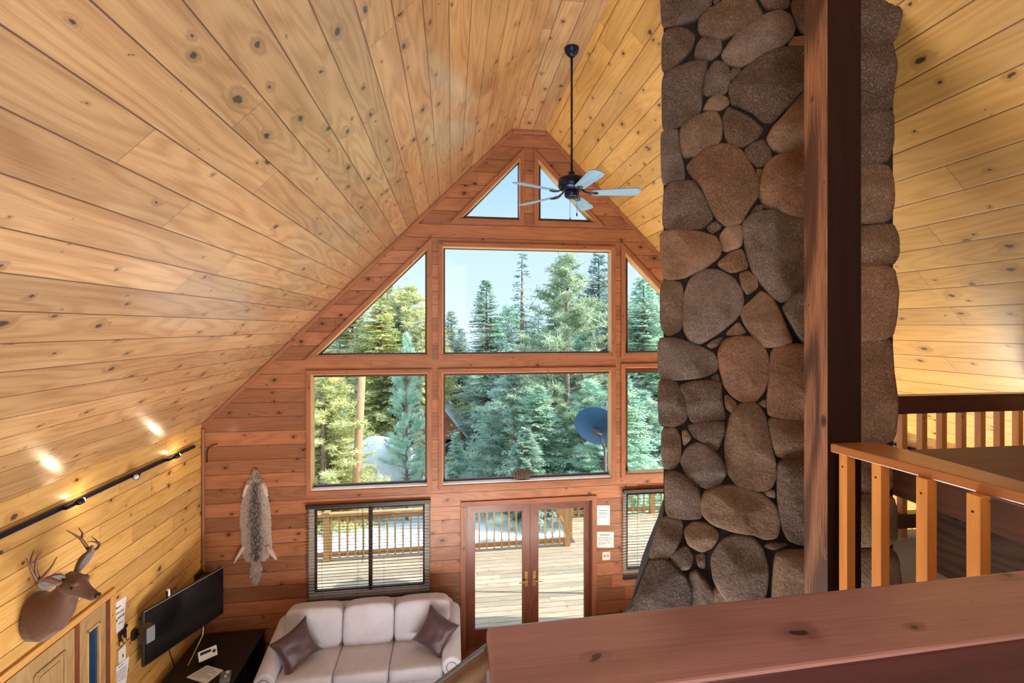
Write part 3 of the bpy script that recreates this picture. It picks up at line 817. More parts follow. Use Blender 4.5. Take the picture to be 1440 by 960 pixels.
HC2 = CAMZ - .556
r = thing('loft_railing', 'amber wooden side railing running back to the dark timber post', 'railing', (1.9, 1.4, LOFT))
m = MB()
c1, c2, c3, c4 = onZ(1170, 623.5, HC2), onZ(1440, 692.7, HC2), onZ(1440, 677, HC2), onZ(1256.7, 627, HC2)
df = (c2 - c1) / (c2.y - c1.y); c0 = c2 + df * (.86 - c2.y); dk = (c3 - c4) / (c3.y - c4.y); c5 = c3 + dk * (.86 - c3.y); c6 = c4 + dk * (1.965 - c4.y)
c1 = c1 + df * (1.965 - c1.y)
q = [(c0.x, c0.y), (c5.x, c5.y), (c6.x, c6.y), (c1.x, c1.y)]
m.prism(q, (0, 0, HC2 - .042), (1, 0, 0), (0, 1, 0), (0, 0, .042))
for i in range(len(m.uv)):
    m.uv[i] = [(b_, a_) for a_, b_ in m.uv[i]] if i < 2 else m.uv[i]
bevel(m.build('railing_cap', M['cap2'], r), .005, 2)
zb = HC2 - .042
for pxl, Y in ((1191, 1.905), (1238.6, 1.75), (1304, 1.556), (1378.5, 1.375), (1465, 1.19), (1570, 1.01)):
    xx = onY(pxl, 700, Y).x
    m = MB(); m.box((xx + .0225, Y + .0225, (zb + LOFT) / 2), (.045, .045, zb - LOFT), grain=2)
    bl_ = bevel(m.build('baluster', M['baluster'], r), .003)
    m = MB(); m.lathe([(.0045, 0), (.0045, .002)], (xx - .0012, Y + .024, zb - .062), 10, Matrix.Rotation(PI / 2, 3, 'Y')); m.build('plug', M['iron'], bl_)

HC3 = CAMZ - .53
Y3 = 3.08
r = thing('loft_railing', 'far loft railing with a dark maroon top rail and pale square balusters', 'railing', (4.2, Y3, LOFT))
m = MB(); m.box((4.13, Y3 + .045, HC3 - .07), (2.66, .09, .14)); bevel(m.build('top_rail', M['rail_d'], r), .004)
m = MB(); m.box((4.13, Y3 + .04, HC3 - .028), (2.66, .012, .012)); m.v = [v - Vector((0, .045, 0)) for v in m.v]; m.build('moulding', M['rail_d'], r)
m = MB(); m.box((4.13, Y3 + .04, LOFT + .13), (2.66, .07, .11)); m.build('bottom_rail', M['rail_d'], r)
x = onY(1272, 600, Y3).x - .178
while x < 5.4:
    if x > 2.9:
        m = MB(); m.box((x + .022, Y3 + .04, (HC3 - .13 + LOFT) / 2), (.045, .045, HC3 - .13 - LOFT), grain=2); m.build('baluster', M['baluster'], r)
    x += .178

# ---- rustic bar table behind the side railing
r = thing('bar_table', 'rustic dark wood bar table with a thick purple-brown top behind the side railing', 'table', (2.9, 1.4, LOFT))
TZ = CAMZ - .60
tb = onZ(1289, 631.5, TZ)
m = MB(); m.box(((2.10 + 4.1) / 2, (tb.y + .92) / 2, TZ - .035), (2.0, tb.y - .92, .07)); bevel(m.build('table_top', M['tabletop'], r), .006)
m = MB(); m.box((2.13, (1.93 + .94) / 2, TZ - .135), (.05, .99, .14)); m.box((4.05, (1.93 + .94) / 2, TZ - .135), (.05, .99, .14)); m.box((3.09, tb.y - .05, TZ - .135), (1.88, .05, .14)); m.box((3.09, .97, TZ - .135), (1.88, .05, .14))
m.build('apron', M['apron'], r)
m = MB()
m.box((2.33, 1.47, TZ - .40), (.14, .96, .30), grain=1)
o = m.build('side_timber', M['barn'], r)
for sx_, sy_ in ((2.2, 1.86), (2.2, 1.02), (4.0, 1.86), (4.0, 1.02)):
    m = MB(); m.box((sx_ + .0, sy_, (TZ - .07 + LOFT) / 2), (.09, .09, TZ - .07 - LOFT), grain=2)
    if sx_ > 3: m.build('leg', M['barn'], r)
for sy_ in (1.2, 1.75):
    m = MB(); m.box((2.36, sy_, (TZ - .5 + LOFT) / 2), (.10, .12, TZ - .5 - LOFT), grain=2); m.build('leg', M['barn'], r)

# ------------------------------------------------------------------ ceiling fan
cp = O + ray(804, 68) * ((ZT - CAMZ) / ray(804, 68).z)
FX, FY = cp.x, cp.y
hz = O.z + ray(804, 262).z * (FY / ray(804, 262).y)
fan = thing('ceiling_fan', 'five-blade ceiling fan with navy motor and pale blue blades on a long downrod', 'ceiling fan', (FX, FY, hz))
m = MB(); m.lathe([(.075, ZT - .0), (.075, ZT - .02), (.062, ZT - .05), (.03, ZT - .085), (.02, ZT - .09)], (FX, FY, 0)); m.build('canopy', M['navy'], fan)
m = MB(); m.tube([(FX, FY, ZT - .08), (FX, FY, hz + .1)], .0125, 12); m.build('downrod', M['black'], fan)
m = MB(); m.lathe([(.03, .15), (.035, .13), (.035, .10), (.10, .09), (.135, .075), (.14, .0), (.13, -.02), (.09, -.045), (.07, -.05)], (FX, FY, hz)); m.build('motor_housing', M['navy'], fan)
m = MB(); m.lathe([(.07, -.05), (.075, -.055), (.075, -.10), (.06, -.115), (.02, -.12)], (FX, FY, hz)); m.build('switch_housing', M['navy'], fan)
tips = [(900, 270), (849, 247), (836, 298), (731, 290), (723, 261)]
angs = []
for t in tips:
    p = onZ(*t, hz - .03); angs.append((math.atan2(p.y - FY, p.x - FX), math.hypot(p.x - FX, p.y - FY)))
a0 = math.radians(-13)
ANG = [a0 + k * 2 * PI / 5 for k in range(5)]
print('fan', FX, FY, hz, [(round(math.degrees(a)), round(r_, 2)) for a, r_ in angs])
for a in ANG:
    R = Matrix.Rotation(a, 3, 'Z'); Rt = R @ Matrix.Rotation(math.radians(-12), 3, 'X')
    pts = [(.20, -.035), (.22, -.052), (.62, -.075), (.675, -.06), (.69, -.02), (.69, .02), (.675, .06), (.62, .075), (.22, .052), (.20, .035)]
    m = MB(); m.prism(pts, Vector((FX, FY, hz - .075)), Rt @ Vector((1, 0, 0)), Rt @ Vector((0, 1, 0)), Rt @ Vector((0, 0, .007)))
    bld = m.build('blade', M['blade'], fan)
    m = MB()
    for yy in (-.028, .028): m.tube([Vector((FX, FY, hz - .03)) + R @ Vector(p) for p in ((.09, 0, 0), (.15, yy * .5, -.04), (.20, yy, -.05), (.26, yy * .7, -.05))], .006, 6)
    m.tube([Vector((FX, FY, hz - .03)) + R @ Vector(p) for p in ((.09, 0, .0), (.16, 0, -.04), (.27, 0, -.051))], .007, 6)
    m.build('blade_iron', M['black'], bld)
for k, (dx_, L) in enumerate(((-.03, .22), (.04, .17))):
    m = MB(); m.tube([(FX + dx_, FY - .05, hz - .11), (FX + dx_, FY - .05, hz - .11 - L)], .002, 6)
    m.lathe([(.003, 0), (.008, -.012), (.008, -.03), (.003, -.04)], (FX + dx_, FY - .05, hz - .11 - L), 10); m.build('pull_chain', M['black'], fan)

# ------------------------------------------------------------------ track lights
def track(name_lab, X, side, y0, y1, z, heads):
    t = thing('track_light', name_lab, 'track light', (X, (y0 + y1) / 2, z))
    m = MB(); m.box((X + side * .02, (y0 + y1) / 2, z), (.036, y1 - y0, .034)); bevel(m.build('track', M['navy'], t), .004)
    for (y, lit, dv) in heads:
        b = Vector((X + side * .055, y, z - .005)); d = Vector(dv).normalized()
        m = MB(); m.box((X + side * .045, y, z), (.05, .09, .03)); m.tube([b, b + d * .05], .008, 8)
        h = m.build('lamp_head', M['navy'], t)
        c = b + d * .05; R = Vector((0, 0, 1)).rotation_difference(d).to_matrix()
        m = MB(); m.lathe([(.016, 0), (.028, .02), (.030, .055), (.026, .055)], c, 16, R); m.build('lamp_shade', M['navy'], h)
        m = MB(); m.lathe([(.024, .054), (.024, .060), (.016, .070), (.004, .074)], c, 16, R); bo = m.build('bulb', M['bulb'] if lit else M['bulb_off'], h)
        bo['label'] = 'lit bulb' if lit else 'unlit bulb'
        if lit:
            L = bpy.data.lights.new('track_lamp_light', 'POINT'); L.energy = 1.4; L.color = (1, .78, .5); L.shadow_soft_size = .03
            lo = bpy.data.objects.new('track_lamp_light', L); COL.objects.link(lo); lo.location = c + d * .115
    return t
ZTr = CAMZ - 1.517
ys = [onX(119, 702, XL + .1).y, onX(253, 632, XL + .1).y, onX(203, 651, XL + .1).y]
track('black track light along the top of the left wall with two lit bulbs', XL, 1, 3.35, 6.28, ZTr,
      [(ys[0] - .1, True, (.25, .9, .15)), (ys[1] - .1, True, (.25, .9, .15)), (ys[2] - .05, False, (.5, -.8, .1)), (3.5, False, (.4, .8, 0))])
track('dark blue track light on the right wall behind the far balusters', XR, -1, 3.4, 6.3, 3.14, [(4.9, False, (-.5, -.6, -.2)), (5.8, False, (-.5, -.6, -.2))])

# ------------------------------------------------------------------ deer mount
deer = thing('deer_mount', 'mounted antlered deer head with brown neck hung high on the left wall', 'deer mount', (XL, 4.03, 2.3))
rings = [ # centre x, y, z, half width (y), half height(z-ish), pitch of the ring normal
    (XL + .004, 4.05, 2.325, .125, .185, 0), (XL + .07, 4.045, 2.325, .14, .195, 10), (XL + .15, 4.035, 2.36, .125, .165, 30), (XL + .215, 4.025, 2.42, .10, .125, 42),
    (XL + .26, 4.015, 2.49, .082, .098, 45), (XL + .285, 4.01, 2.55, .074, .085, 30), (XL + .305, 4.005, 2.585, .07, .078, 0)]
m = MB(); rs = []
for x, y, z, hw, hh, pt in rings:
    a = math.radians(pt); up = Vector((-math.sin(a), 0, math.cos(a)))
    rs.append(m.add([Vector((x, y, z)) + Vector((0, 1, 0)) * (math.cos(t) * hw) + up * (math.sin(t) * hh) for t in [k * 2 * PI / 20 for k in range(20)]]))
for a, b in zip(rs, rs[1:]):
    for k in range(20): j = (k + 1) % 20; m.face((a + k, a + j, b + j, b + k), None, 0, True)
m.face([rs[0] + k for k in reversed(range(20))]); m.face([rs[-1] + k for k in range(20)])
rs = []
HB = Vector((XL + .255, 4.01, 2.615)); hd = Vector((.86, -.10, -.42)).normalized(); hs = Vector((0, 0, 1)).cross(hd).normalized(); hu = hd.cross(hs)
for d, w, h, oz in ((-.02, .03, .035, 0), (0, .066, .07, 0), (.05, .078, .082, .0), (.10, .074, .078, .0), (.145, .058, .066, -.006), (.19, .042, .05, -.012), (.235, .035, .042, -.015), (.265, .034, .037, -.016), (.285, .024, .025, -.016), (.292, .008, .01, -.016)):
    c = HB + hd * d + hu * oz
    rs.append(m.add([c + hs * (math.cos(t) * w) + hu * (math.sin(t) * h) for t in [k * 2 * PI / 18 for k in range(18)]]))
for a, b in zip(rs, rs[1:]):
    for k in range(18): j = (k + 1) % 18; m.face((a + k, a + j, b + j, b + k), None, 0, True)
m.face([rs[0] + k for k in reversed(range(18))]); m.face([rs[-1] + k for k in range(18)])
for sgn in (-1, 1): m.superell(HB + hd * .10 + hs * (.05 * sgn) + hu * .045, (.07, .04, .04), 1, 1, 12, 8)   # brow ridges
body = m.build('head_and_neck', M['deer'], deer)
rm = body.modifiers.new('remesh', 'REMESH'); rm.mode = 'VOXEL'; rm.voxel_size = .008; rm.use_smooth_shade = True
sm = body.modifiers.new('smooth', 'SMOOTH'); sm.factor = .5; sm.iterations = 5
for sgn in (-1, 1):
    m = MB(); m.superell(HB + hd * .112 + hs * (.064 * sgn) + hu * .022, (.03, .016, .026), 1, 1, 14, 10, Matrix((hd, hs, hu)).transposed()); m.build('eye', M['eye'], deer)
    # ear: leaf-shaped cup
    base = HB + hd * .0 + hs * (.055 * sgn) + hu * .05
    ed = (hs * sgn * .92 + hu * .30 - hd * .22 if sgn < 0 else hs * .62 * sgn + hu * .75 - hd * .2).normalized()
    ew = (hd.cross(ed)).normalized(); en = ed.cross(ew)
    if en.dot(hd) < 0: en = -en
    def earpart(k, off, mat, nm):
        m = MB(); rows = []
        for i, (t, w) in enumerate(((0, .025), (.12, .04), (.35, .062), (.6, .064), (.82, .045), (.95, .02), (1.0, .004))):
            rows.append(m.add([base + ed * (t * .19) + ew * (w * k * c) + en * (abs(c) ** 2 * .030 * (1 if t < .9 else .4) + off) for c in (-1, -.7, -.35, 0, .35, .7, 1)]))
        for a, b in zip(rows, rows[1:]):
            for j in range(6): m.face((a + j, a + j + 1, b + j + 1, b + j), None, 0, True)
        o = m.build(nm, mat, deer, False); so = o.modifiers.new('s', 'SOLIDIFY'); so.thickness = .005; return o
    earpart(1., 0, M['deer'], 'ear'); e2 = earpart(.82, .007, M['earin'], 'ear_lining')
m = MB(); m.superell(HB + hd * .283 + hu * .0, (.036, .05, .036), .8, .8, 16, 10, Matrix((hd, hs, hu)).transposed()); m.build('nose', M['nose'], deer)
AX = XL + .27
def dpt(x, y, X): return onX(x / 4.8, 720 + y / 4.8, X)
def antler(chains):
    m = MB()
    for ch_, r0, r1 in chains:
        pts = [dpt(x, y, AX + e) for x, y, e in ch_]
        # refine
        P = []
        for i in range(len(pts) - 1):
            p0, p1, p2, p3 = pts[max(i - 1, 0)], pts[i], pts[i + 1], pts[min(i + 2, len(pts) - 1)]
            for t in (0, .25, .5, .75):
                P.append(.5 * ((2 * p1) + (p2 - p0) * t + (2 * p0 - 5 * p1 + 4 * p2 - p3) * t * t + (3 * p1 - p0 - 3 * p2 + p3) * t ** 3))
        P.append(pts[-1]); n = len(P)
        m.tube(P, [r0 + (r1 - r0) * (i / (n - 1)) ** 1.2 for i in range(n)], 10)
    return m.build('antler', M['antler'], deer)
antler([([(415, 490, .0), (370, 468, .0), (310, 455, .02), (250, 470, .04)], .020, .015), ([(270, 462, .03), (245, 455, .04), (210, 390, .05), (180, 312, .06)], .014, .003), ([(208, 380, .05), (208, 320, .05), (230, 252, .04)], .010, .002),
        ([(262, 462, .035), (240, 385, .05), (250, 310, .07), (282, 265, .09)], .013, .003), ([(255, 468, .04), (300, 425, .08), (345, 370, .11), (386, 300, .13)], .013, .003)])
antler([([(505, 445, .0), (520, 380, .02), (550, 310, .04), (605, 262, .05)], .019, .014), ([(605, 262, .05), (570, 210, .05), (545, 178, .05)], .013, .011), ([(548, 182, .05), (500, 150, .07), (448, 120, .09)], .010, .002), ([(545, 182, .05), (556, 145, .04), (528, 102, .02)], .010, .002),
        ([(595, 265, .05), (640, 255, .04), (668, 225, .03), (664, 205, .03)], .013, .010), ([(668, 212, .03), (630, 198, .05), (590, 198, .07)], .008, .002), ([(668, 215, .03), (650, 190, .02), (616, 163, .01)], .008, .002)])

# ------------------------------------------------------------------ fur pelt on the gable wall
def pp(x, y): p = onY(310 + x / 5.05, 640 + y / 5.05, YG - .02); return (p.x, p.z)
rows = [(95, 238, 262), (120, 226, 272), (165, 208, 288), (185, 190, 310), (230, 170, 330), (290, 160, 336), (340, 150, 345), (400, 145, 350), (470, 140, 355), (540, 148, 356), (600, 150, 366), (640, 152, 362), (690, 160, 350), (720, 170, 340), (740, 190, 312), (750, 228, 262),
        (765, 222, 284), (800, 210, 294), (850, 208, 288), (885, 222, 276), (905, 246, 262)]
m = MB().colors(); NN = 15
rid = []
for y, a, b in rows:
    line = []
    for k in range(NN):
        t = k / (NN - 1); x = a + (b - a) * t; e = 1 - abs(2 * t - 1)
        j = noise.noise(Vector((x * .05, y * .05, 1.))) * 4
        X, Z = pp(x + (j if 0 < k < NN - 1 else random.uniform(-5, 5)), y + random.uniform(-4, 4) * (0 if k in (0, NN - 1) else 1))
        th = .010 + .022 * min(1, e * 2.5) + .006 * noise.noise(Vector((x * .08, y * .08, 7)))
        back = math.exp(-((t - .5) / .24) ** 2) if y < 745 else .15
        if y < 180: back = .75
        c = Vector(srgb(206, 188, 178)).lerp(Vector(srgb(52, 46, 50)), back * (.9 if y > 350 else .7))
        if y > 745: c = Vector(srgb(150, 128, 116))
        if y < 170: c = Vector(srgb(92, 72, 56))
        m.cur = tuple(c); line.append(m.add([(X, YG - th, Z)]))
    rid.append(line)
for la, lb in zip(rid, rid[1:]):
    for k in range(NN - 1): m.face((la[k], la[k + 1], lb[k + 1], lb[k]), None, 0, True)
m.cur = srgb(196, 178, 168)
for leg in ([(172, 640), (140, 690), (112, 735), (98, 762)], [(335, 640), (365, 690), (385, 720), (396, 740)], [(300, 190), (318, 240), (330, 290)], [(200, 200), (178, 240), (166, 290)]):
    m.tube([Vector((pp(*q)[0], YG - .016, pp(*q)[1])) for q in leg], [.055, .048, .034, .022][:len(leg)], 8, flat=.5)
# guard hairs
random.seed(3)
for (y0, a0_, b0_), (y1, a1_, b1_) in zip(rows, rows[1:]):
    for k in range(int((y1 - y0) * (b0_ - a0_ + 30) / 26)):
        t = random.uniform(0, 1); s_ = random.random(); y = y0 + (y1 - y0) * s_; x = (a0_ + (a1_ - a0_) * s_) + ((b0_ - a0_) + ((b1_ - a1_) - (b0_ - a0_)) * s_) * t
        X, Z = pp(x, y); side = (t - .5)
        back = math.exp(-((t - .5) / .25) ** 2) if 180 < y < 745 else .35
        c = Vector(srgb(196, 180, 172)).lerp(Vector(srgb(44, 40, 46)), max(0, min(1, back + random.uniform(-.3, .45))) if random.random() > .15 else .1)
        m.cur = tuple(Vector(c)); w = .0035; L = random.uniform(.02, .04); th = .012 + .022 * min(1, (1 - abs(2 * t - 1)) * 2.5)
        dx_ = side * L * 1.1 + random.uniform(-.006, .006)
        i = m.add([(X - w, YG - th - .002, Z), (X + w, YG - th - .002, Z), (X + dx_, YG - th - random.uniform(.006, .014), Z - L)])
        m.face((i, i + 1, i + 2))
p = m.build('fur_pelt', M['fur'], None, False)
tag(p, 'grey and cream coyote pelt with tail hanging on the gable wall', 'fur pelt')

# ------------------------------------------------------------------ conduit, wire
o = MB().box((XL + .026, YG - .016, 1.64), (.030, .030, 3.24)).build('conduit', M['pipe']); bevel(o, .006, 3)
tag(o, 'slim brown vertical conduit running down the corner of the gable wall', 'conduit')
q = [onY(x, y, YG - .008) for x, y in ((291, 650), (291, 636), (293, 630), (298, 626), (306, 624))]
tag(MB().tube(q, .006, 6).build('wire', M['iron']), 'short dark bent wire beside the corner conduit', 'wire')

# ------------------------------------------------------------------ television and corner things
d1, d2 = ray(202, 861), ray(314.5, 796)
a_ = Vector((d1.x, d1.y)) * 4.72; b_ = Vector((d2.x, d2.y)) * 5.62
zt1 = CAMZ + d1.z * 4.72; zt2 = CAMZ + d2.z * 5.62; ztv = (zt1 + zt2) / 2
print('tv', a_, b_, zt1, zt2)
tv = thing('television', 'flat black television angled out from the left wall in the corner', 'television', ((a_.x + b_.x) / 2, (a_.y + b_.y) / 2, ztv - .58))
ux = (b_ - a_).normalized(); wv = (b_ - a_).length; nv = Vector((ux.y, -ux.x))
R = Matrix(((ux.x, -nv.x, 0), (ux.y, -nv.y, 0), (0, 0, 1)))
mid = (a_ + b_) / 2; H = .575
m = MB(); m.box((mid.x - nv.x * .02, mid.y - nv.y * .02, ztv - H / 2), (wv, .04, H), R); bevel(m.build('housing', M['black'], tv), .006)
m = MB(); m.box((mid.x + nv.x * .0015, mid.y + nv.y * .0015, ztv - H / 2 + .004), (wv - .022, .003, H - .03), R); m.build('screen', M['screen'], tv)
m = MB(); m.box((mid.x + nv.x * .001, mid.y + nv.y * .001, ztv - .003), (wv, .004, .006), R); m.build('bezel_edge', M['nickel'], tv)
c = mid - nv * .05
m = MB(); m.bar((c.x, c.y, ztv - .3), (XL + .03, c.y - .05, ztv - .3), .05, .06); m.box((XL + .02, c.y - .05, ztv - .3), (.035, .12, .3)); m.box((c.x, c.y, ztv - .3), (.3, .03, .25), R); m.build('wall_bracket', M['black'], tv)
# small speaker on the left end
sp = onX(207, 890, -2.98)
s = thing('wall_speaker', 'small grey speaker on a bracket in front of the television left edge', 'speaker', sp)
R2 = Matrix.Rotation(math.radians(-25), 3, 'Z')
m = MB(); m.box(sp, (.10, .085, .16), R2); bevel(m.build('speaker_cabinet', M['black'], s), .008)
m = MB(); m.box(sp + R2 @ Vector((.052, 0, 0)), (.006, .075, .148), R2); bevel(m.build('speaker_grille', M['grey'], s), .003)
m = MB(); wp = onX(189, 892, XL + .02); m.box(wp, (.03, .06, .09)); m.tube([wp, wp + Vector((.1, .0, .01)), sp - Vector((.03, -.02, 0))], .012, 8); m.build('wall_mount', M['black'], s)
# box on top of tv and speaker behind it
t = Vector((a_.x, a_.y)) .lerp(Vector((b_.x, b_.y)), .30)
s = thing('streaming_box', 'small upright black and white device standing on the television top edge', 'device', (t.x, t.y, ztv))
m = MB(); m.box((t.x - nv.x * .02, t.y - nv.y * .02, ztv + .036), (.055, .03, .072), R); bevel(m.build('device_body', M['black'], s), .004)
m = MB(); m.box((t.x - nv.x * .02 - ux.x * .012, t.y - nv.y * .02 - ux.y * .012, ztv + .05), (.02, .034, .075), R); bevel(m.build('device_front', M['white'], s), .003)
bp = onY(286, 812, 6.32)
s = thing('corner_speaker', 'black speaker on the corner wall showing above the television', 'speaker', (bp.x, bp.y, bp.z - .1))
m = MB(); m.box((bp.x + .03, bp.y + .03, bp.z - .07), (.17, .13, .20)); bevel(m.build('speaker_cabinet', M['black'], s), .02, 3)
m = MB(); m.box((bp.x - .09, bp.y + .06, bp.z - .03), (.06, .12, .14)); m.tube([(bp.x - .05, bp.y + .05, bp.z - .05), (XL + .02, bp.y + .05, bp.z - .05)], .015, 8); m.build('wall_mount', M['black'], s)

SZ = .62
st = thing('tv_stand', 'low black media stand standing in the corner under the television', 'stand', (-2.86, 5.85, 0))
m = MB(); m.box((-2.83, 5.83, SZ - .015), (.80, 1.10, .03)); bevel(m.build('top', M['blackwood'], st), .004)
m = MB(); m.box((-2.83, 6.36, SZ / 2 - .015), (.78, .02, SZ - .03)); m.build('back_panel', M['blackwood'], st)
for y in (5.30, 5.83):
    m = MB(); m.box((-2.83, y, SZ / 2 - .015), (.78, .02, SZ - .03)); m.build('side_panel', M['blackwood'], st)
m = MB(); m.box((-2.83, 5.83, .3), (.76, 1.04, .02)); m.build('shelf', M['blackwood'], st)
q = [onZ(x, y, SZ + .004) for x, y in ((262, 952), (291, 935), (314, 942), (290, 961))]
m = MB(); m.prism([(p.x, p.y) for p in q], (0, 0, SZ + .001), (1, 0, 0), (0, 1, 0), (0, 0, .003))
pr = m.build('paper_sheet', M['paper']); tag(pr, 'white printed sheet lying on the black corner stand', 'paper')
m = MB()
for k in range(7):
    t = .12 + k * .115; p0 = q[1].lerp(q[0], t); p1 = q[2].lerp(q[3], t); e0, e1 = p0.lerp(p1, .1), p0.lerp(p1, .85 if k % 3 else .55)
    m.bar(e0 + Vector((0, 0, .001)), e1 + Vector((0, 0, .001)), .004, .0008)
m.build('print', M['ink'], pr)
rc = onZ(291, 922, SZ + .08)
rd = thing('radio', 'small clock radio with a pale face on the corner stand', 'radio', (rc.x, rc.y, SZ))
Rr = Matrix.Rotation(math.radians(38), 3, 'Z') @ Matrix.Rotation(math.radians(-35), 3, 'X')
cc = Vector((rc.x, rc.y, SZ + .10))
m = MB(); m.box(cc, (.19, .10, .11), Rr); bevel(m.build('radio_body', M['navy'], rd), .008)
m = MB(); m.box(cc + Rr @ Vector((0, -.052, 0)), (.185, .006, .105), Rr); f = m.build('radio_face', M['white'], rd)
m = MB(); m.box(cc + Rr @ Vector((-.02, -.056, .022)), (.11, .004, .03), Rr); m.build('display', M['black'], rd)
m = MB(); m.lathe([(.017, 0), (.017, .012), (.012, .014)], cc + Rr @ Vector((.062, -.055, 0)), 14, Rr @ Matrix.Rotation(PI / 2, 3, 'X')); m.build('dial', M['black'], rd)
m = MB(); m.box((cc.x, cc.y + .03, SZ + .022), (.12, .08, .044), Matrix.Rotation(math.radians(38), 3, 'Z')); m.build('base', M['black'], rd)
tc_ = onZ(317, 953, SZ + .02)
t = thing('tissue_box', 'small grey and white patterned box at the edge of the corner stand', 'box', (tc_.x, tc_.y, SZ))
m = MB(); m.box((tc_.x, tc_.y, SZ + .03), (.1, .13, .06), Matrix.Rotation(.3, 3, 'Z')); bevel(m.build('box_body', M['grey'], t), .004)
m = MB()
for k in range(5): m.superell((tc_.x + random.uniform(-.03, .03), tc_.y + random.uniform(-.045, .045), SZ + .062), (.03, .035, .006), 1, 1, 10, 6)
m.build('box_pattern', M['white'], t)
q = [Vector((b_.x - .14, b_.y - .18, ztv - H)), onX(285, 893, -2.95), onX(272, 920, -3.05), onX(258, 948, -3.1), Vector((-3.12, 5.3, SZ))]
tag(MB().tube(q, .006, 6).build('cable', M['wire_w']), 'pale cable drooping from the television to the corner stand', 'cable')
q = [onX(237, 903, XL + .012), onX(239, 918, XL + .012), onX(245, 935, XL + .012), onX(246, 960, XL + .012), onX(246, 990, XL + .012)]
tag(MB().tube(q, .005, 6).build('cable', M['black']), 'thin black cable hanging down the left wall under the television', 'cable')

# ------------------------------------------------------------------ notices and switches
def notice(corners, plane, label, lines, name='wall_notice', rag=None, pic=None):
    tl_, tr_, br_, bl2 = corners
    nrm = Vector((1, 0, 0)) if plane == 'x' else Vector((0, -1, 0))
    m = MB(); a = m.add([p for p in corners]); b = m.add([p + nrm * .002 for p in corners])
    m.face([a, a + 1, a + 2, a + 3]); m.face([b + 3, b + 2, b + 1, b])
    for i in range(4): j = (i + 1) % 4; m.face((a + i, b + i, b + j, a + j))
    pg = m.build(name, M['paper']); tag(pg, label, 'notice')
    m = MB(); rnd = random.Random(len(label))
    for t, x0, x1, h in lines:
        l0 = tl_.lerp(bl2, t); l1 = tr_.lerp(br_, t); x = x0
        while x < x1 - .02:
            w = min(rnd.uniform(.05, .14), x1 - x)
            p0, p1 = l0.lerp(l1, x) + nrm * .0026, l0.lerp(l1, x + w) + nrm * .0026
            m.bar(p0, p1, .0012, h * rnd.uniform(.8, 1), (0, 0, 1)); x += w + .035
    m.build('print', M['ink'], pg)
    return pg
def qx(pts): return [onX(140 + x / 6.86, 820 + y / 6.86, XL + .002) for x, y in pts]
n1 = notice(qx([(118, 212), (258, 120), (232, 425), (118, 515)]), 'x', 'white notice with a dark animal picture, highest sheet on the left wall',
       [(.2, .08, .62, .016), (.38, .15, .85, .016), (.55, .42, .95, .016), (.75, .5, .85, .012)])
m = MB(); c = qx([(130, 360), (160, 340), (155, 395), (128, 412)])
cpos = sum(c, Vector()) / 4
m.superell(cpos + Vector((.003, 0, -.008)), (.002, .05, .035), .7, .7, 12, 8); m.superell(cpos + Vector((.003, -.018, .02)), (.002, .022, .035), .7, .7, 10, 6); m.superell(cpos + Vector((.003, .03, .0)), (.002, .02, .02), .7, .7, 10, 6)
m.build('picture', M['ink'], n1)
notice(qx([(130, 835), (285, 700), (255, 960), (120, 1020)]), 'x', 'white printed notice low on the left wall below the switch plate', [(.12, .35, .65, .008)] + [(.3 + .09 * k, .1, .9, .006) for k in range(6)])
sw = qx([(178, 650), (247, 582), (245, 728), (180, 775)])
s = thing('light_switch', 'white switch plate on the left wall under the iron hook', 'light switch', sw[3])
m = MB(); a = m.add(sw); b = m.add([p + Vector((.008, 0, 0)) for p in sw]); m.face([a, a + 1, a + 2, a + 3]); m.face([b + 3, b + 2, b + 1, b])
for i in range(4): j = (i + 1) % 4; m.face((a + i, b + i, b + j, a + j))
bevel(m.build('switch_plate', M['white'], s), .002)
cs_ = sum(sw, Vector()) / 4; m = MB(); m.box(cs_ + Vector((.010, 0, -.015)), (.010, .012, .03)); m.build('toggle', M['grey'], s)
# iron moose hook
hk = qx([(212, 470)])[0]
s = thing('key_hook', 'black cast iron animal-shaped hook on the left wall below the notice', 'hook', hk)
def ip(y, z): return hk + Vector((.012, y, z))
m = MB(); m.superell(ip(0, .0), (.018, .10, .05), .8, .8, 16, 10); m.superell(ip(.045, .03), (.016, .045, .04), .8, .8, 12, 8); m.superell(ip(-.045, -.002), (.016, .03, .045), .8, .8, 12, 8)
for y in (-.045, -.025, .02, .04): m.tube([ip(y, -.01), ip(y + .004, -.075)], [.009, .006], 8)
m.build('figure', M['iron'], s)
for y in (-.05, 0, .045):
    m = MB(); m.tube([ip(y, -.07), ip(y, -.10), ip(y, -.115) + Vector((.012, 0, 0)), ip(y, -.10) + Vector((.028, 0, 0))], .004, 8); m.build('hook', M['iron'], s)
def qy(x0, y0, x1, y1): return [onY(x0, y0, YG - .003), onY(x1, y0 + .0, YG - .003), onY(x1, y1, YG - .003), onY(x0, y1, YG - .003)]
notice(qy(839.5, 710.5, 857.5, 738), 'y', 'upper white notice on the gable wall right of the french doors', [(.25, .15, .85, .012), (.36, .15, .8, .008), (.43, .12, .85, .008), (.58, .12, .7, .008)])
notice(qy(839.5, 747.5, 863, 769.5), 'y', 'wider white notice below the upper one beside the french doors', [(.2, .2, .75, .014), (.36, .1, .9, .007), (.46, .1, .9, .007), (.56, .1, .85, .007), (.7, .1, .85, .007), (.78, .1, .5, .007)])
q = qy(847, 775.5, 858, 787)
s = thing('light_switch', 'white switch plate under the notices right of the french doors', 'light switch', q[3])
c = sum(q, Vector()) / 4
m = MB(); m.box(c, ((q[1] - q[0]).length, .008, (q[0] - q[3]).length)); bevel(m.build('switch_plate', M['white'], s), .002)
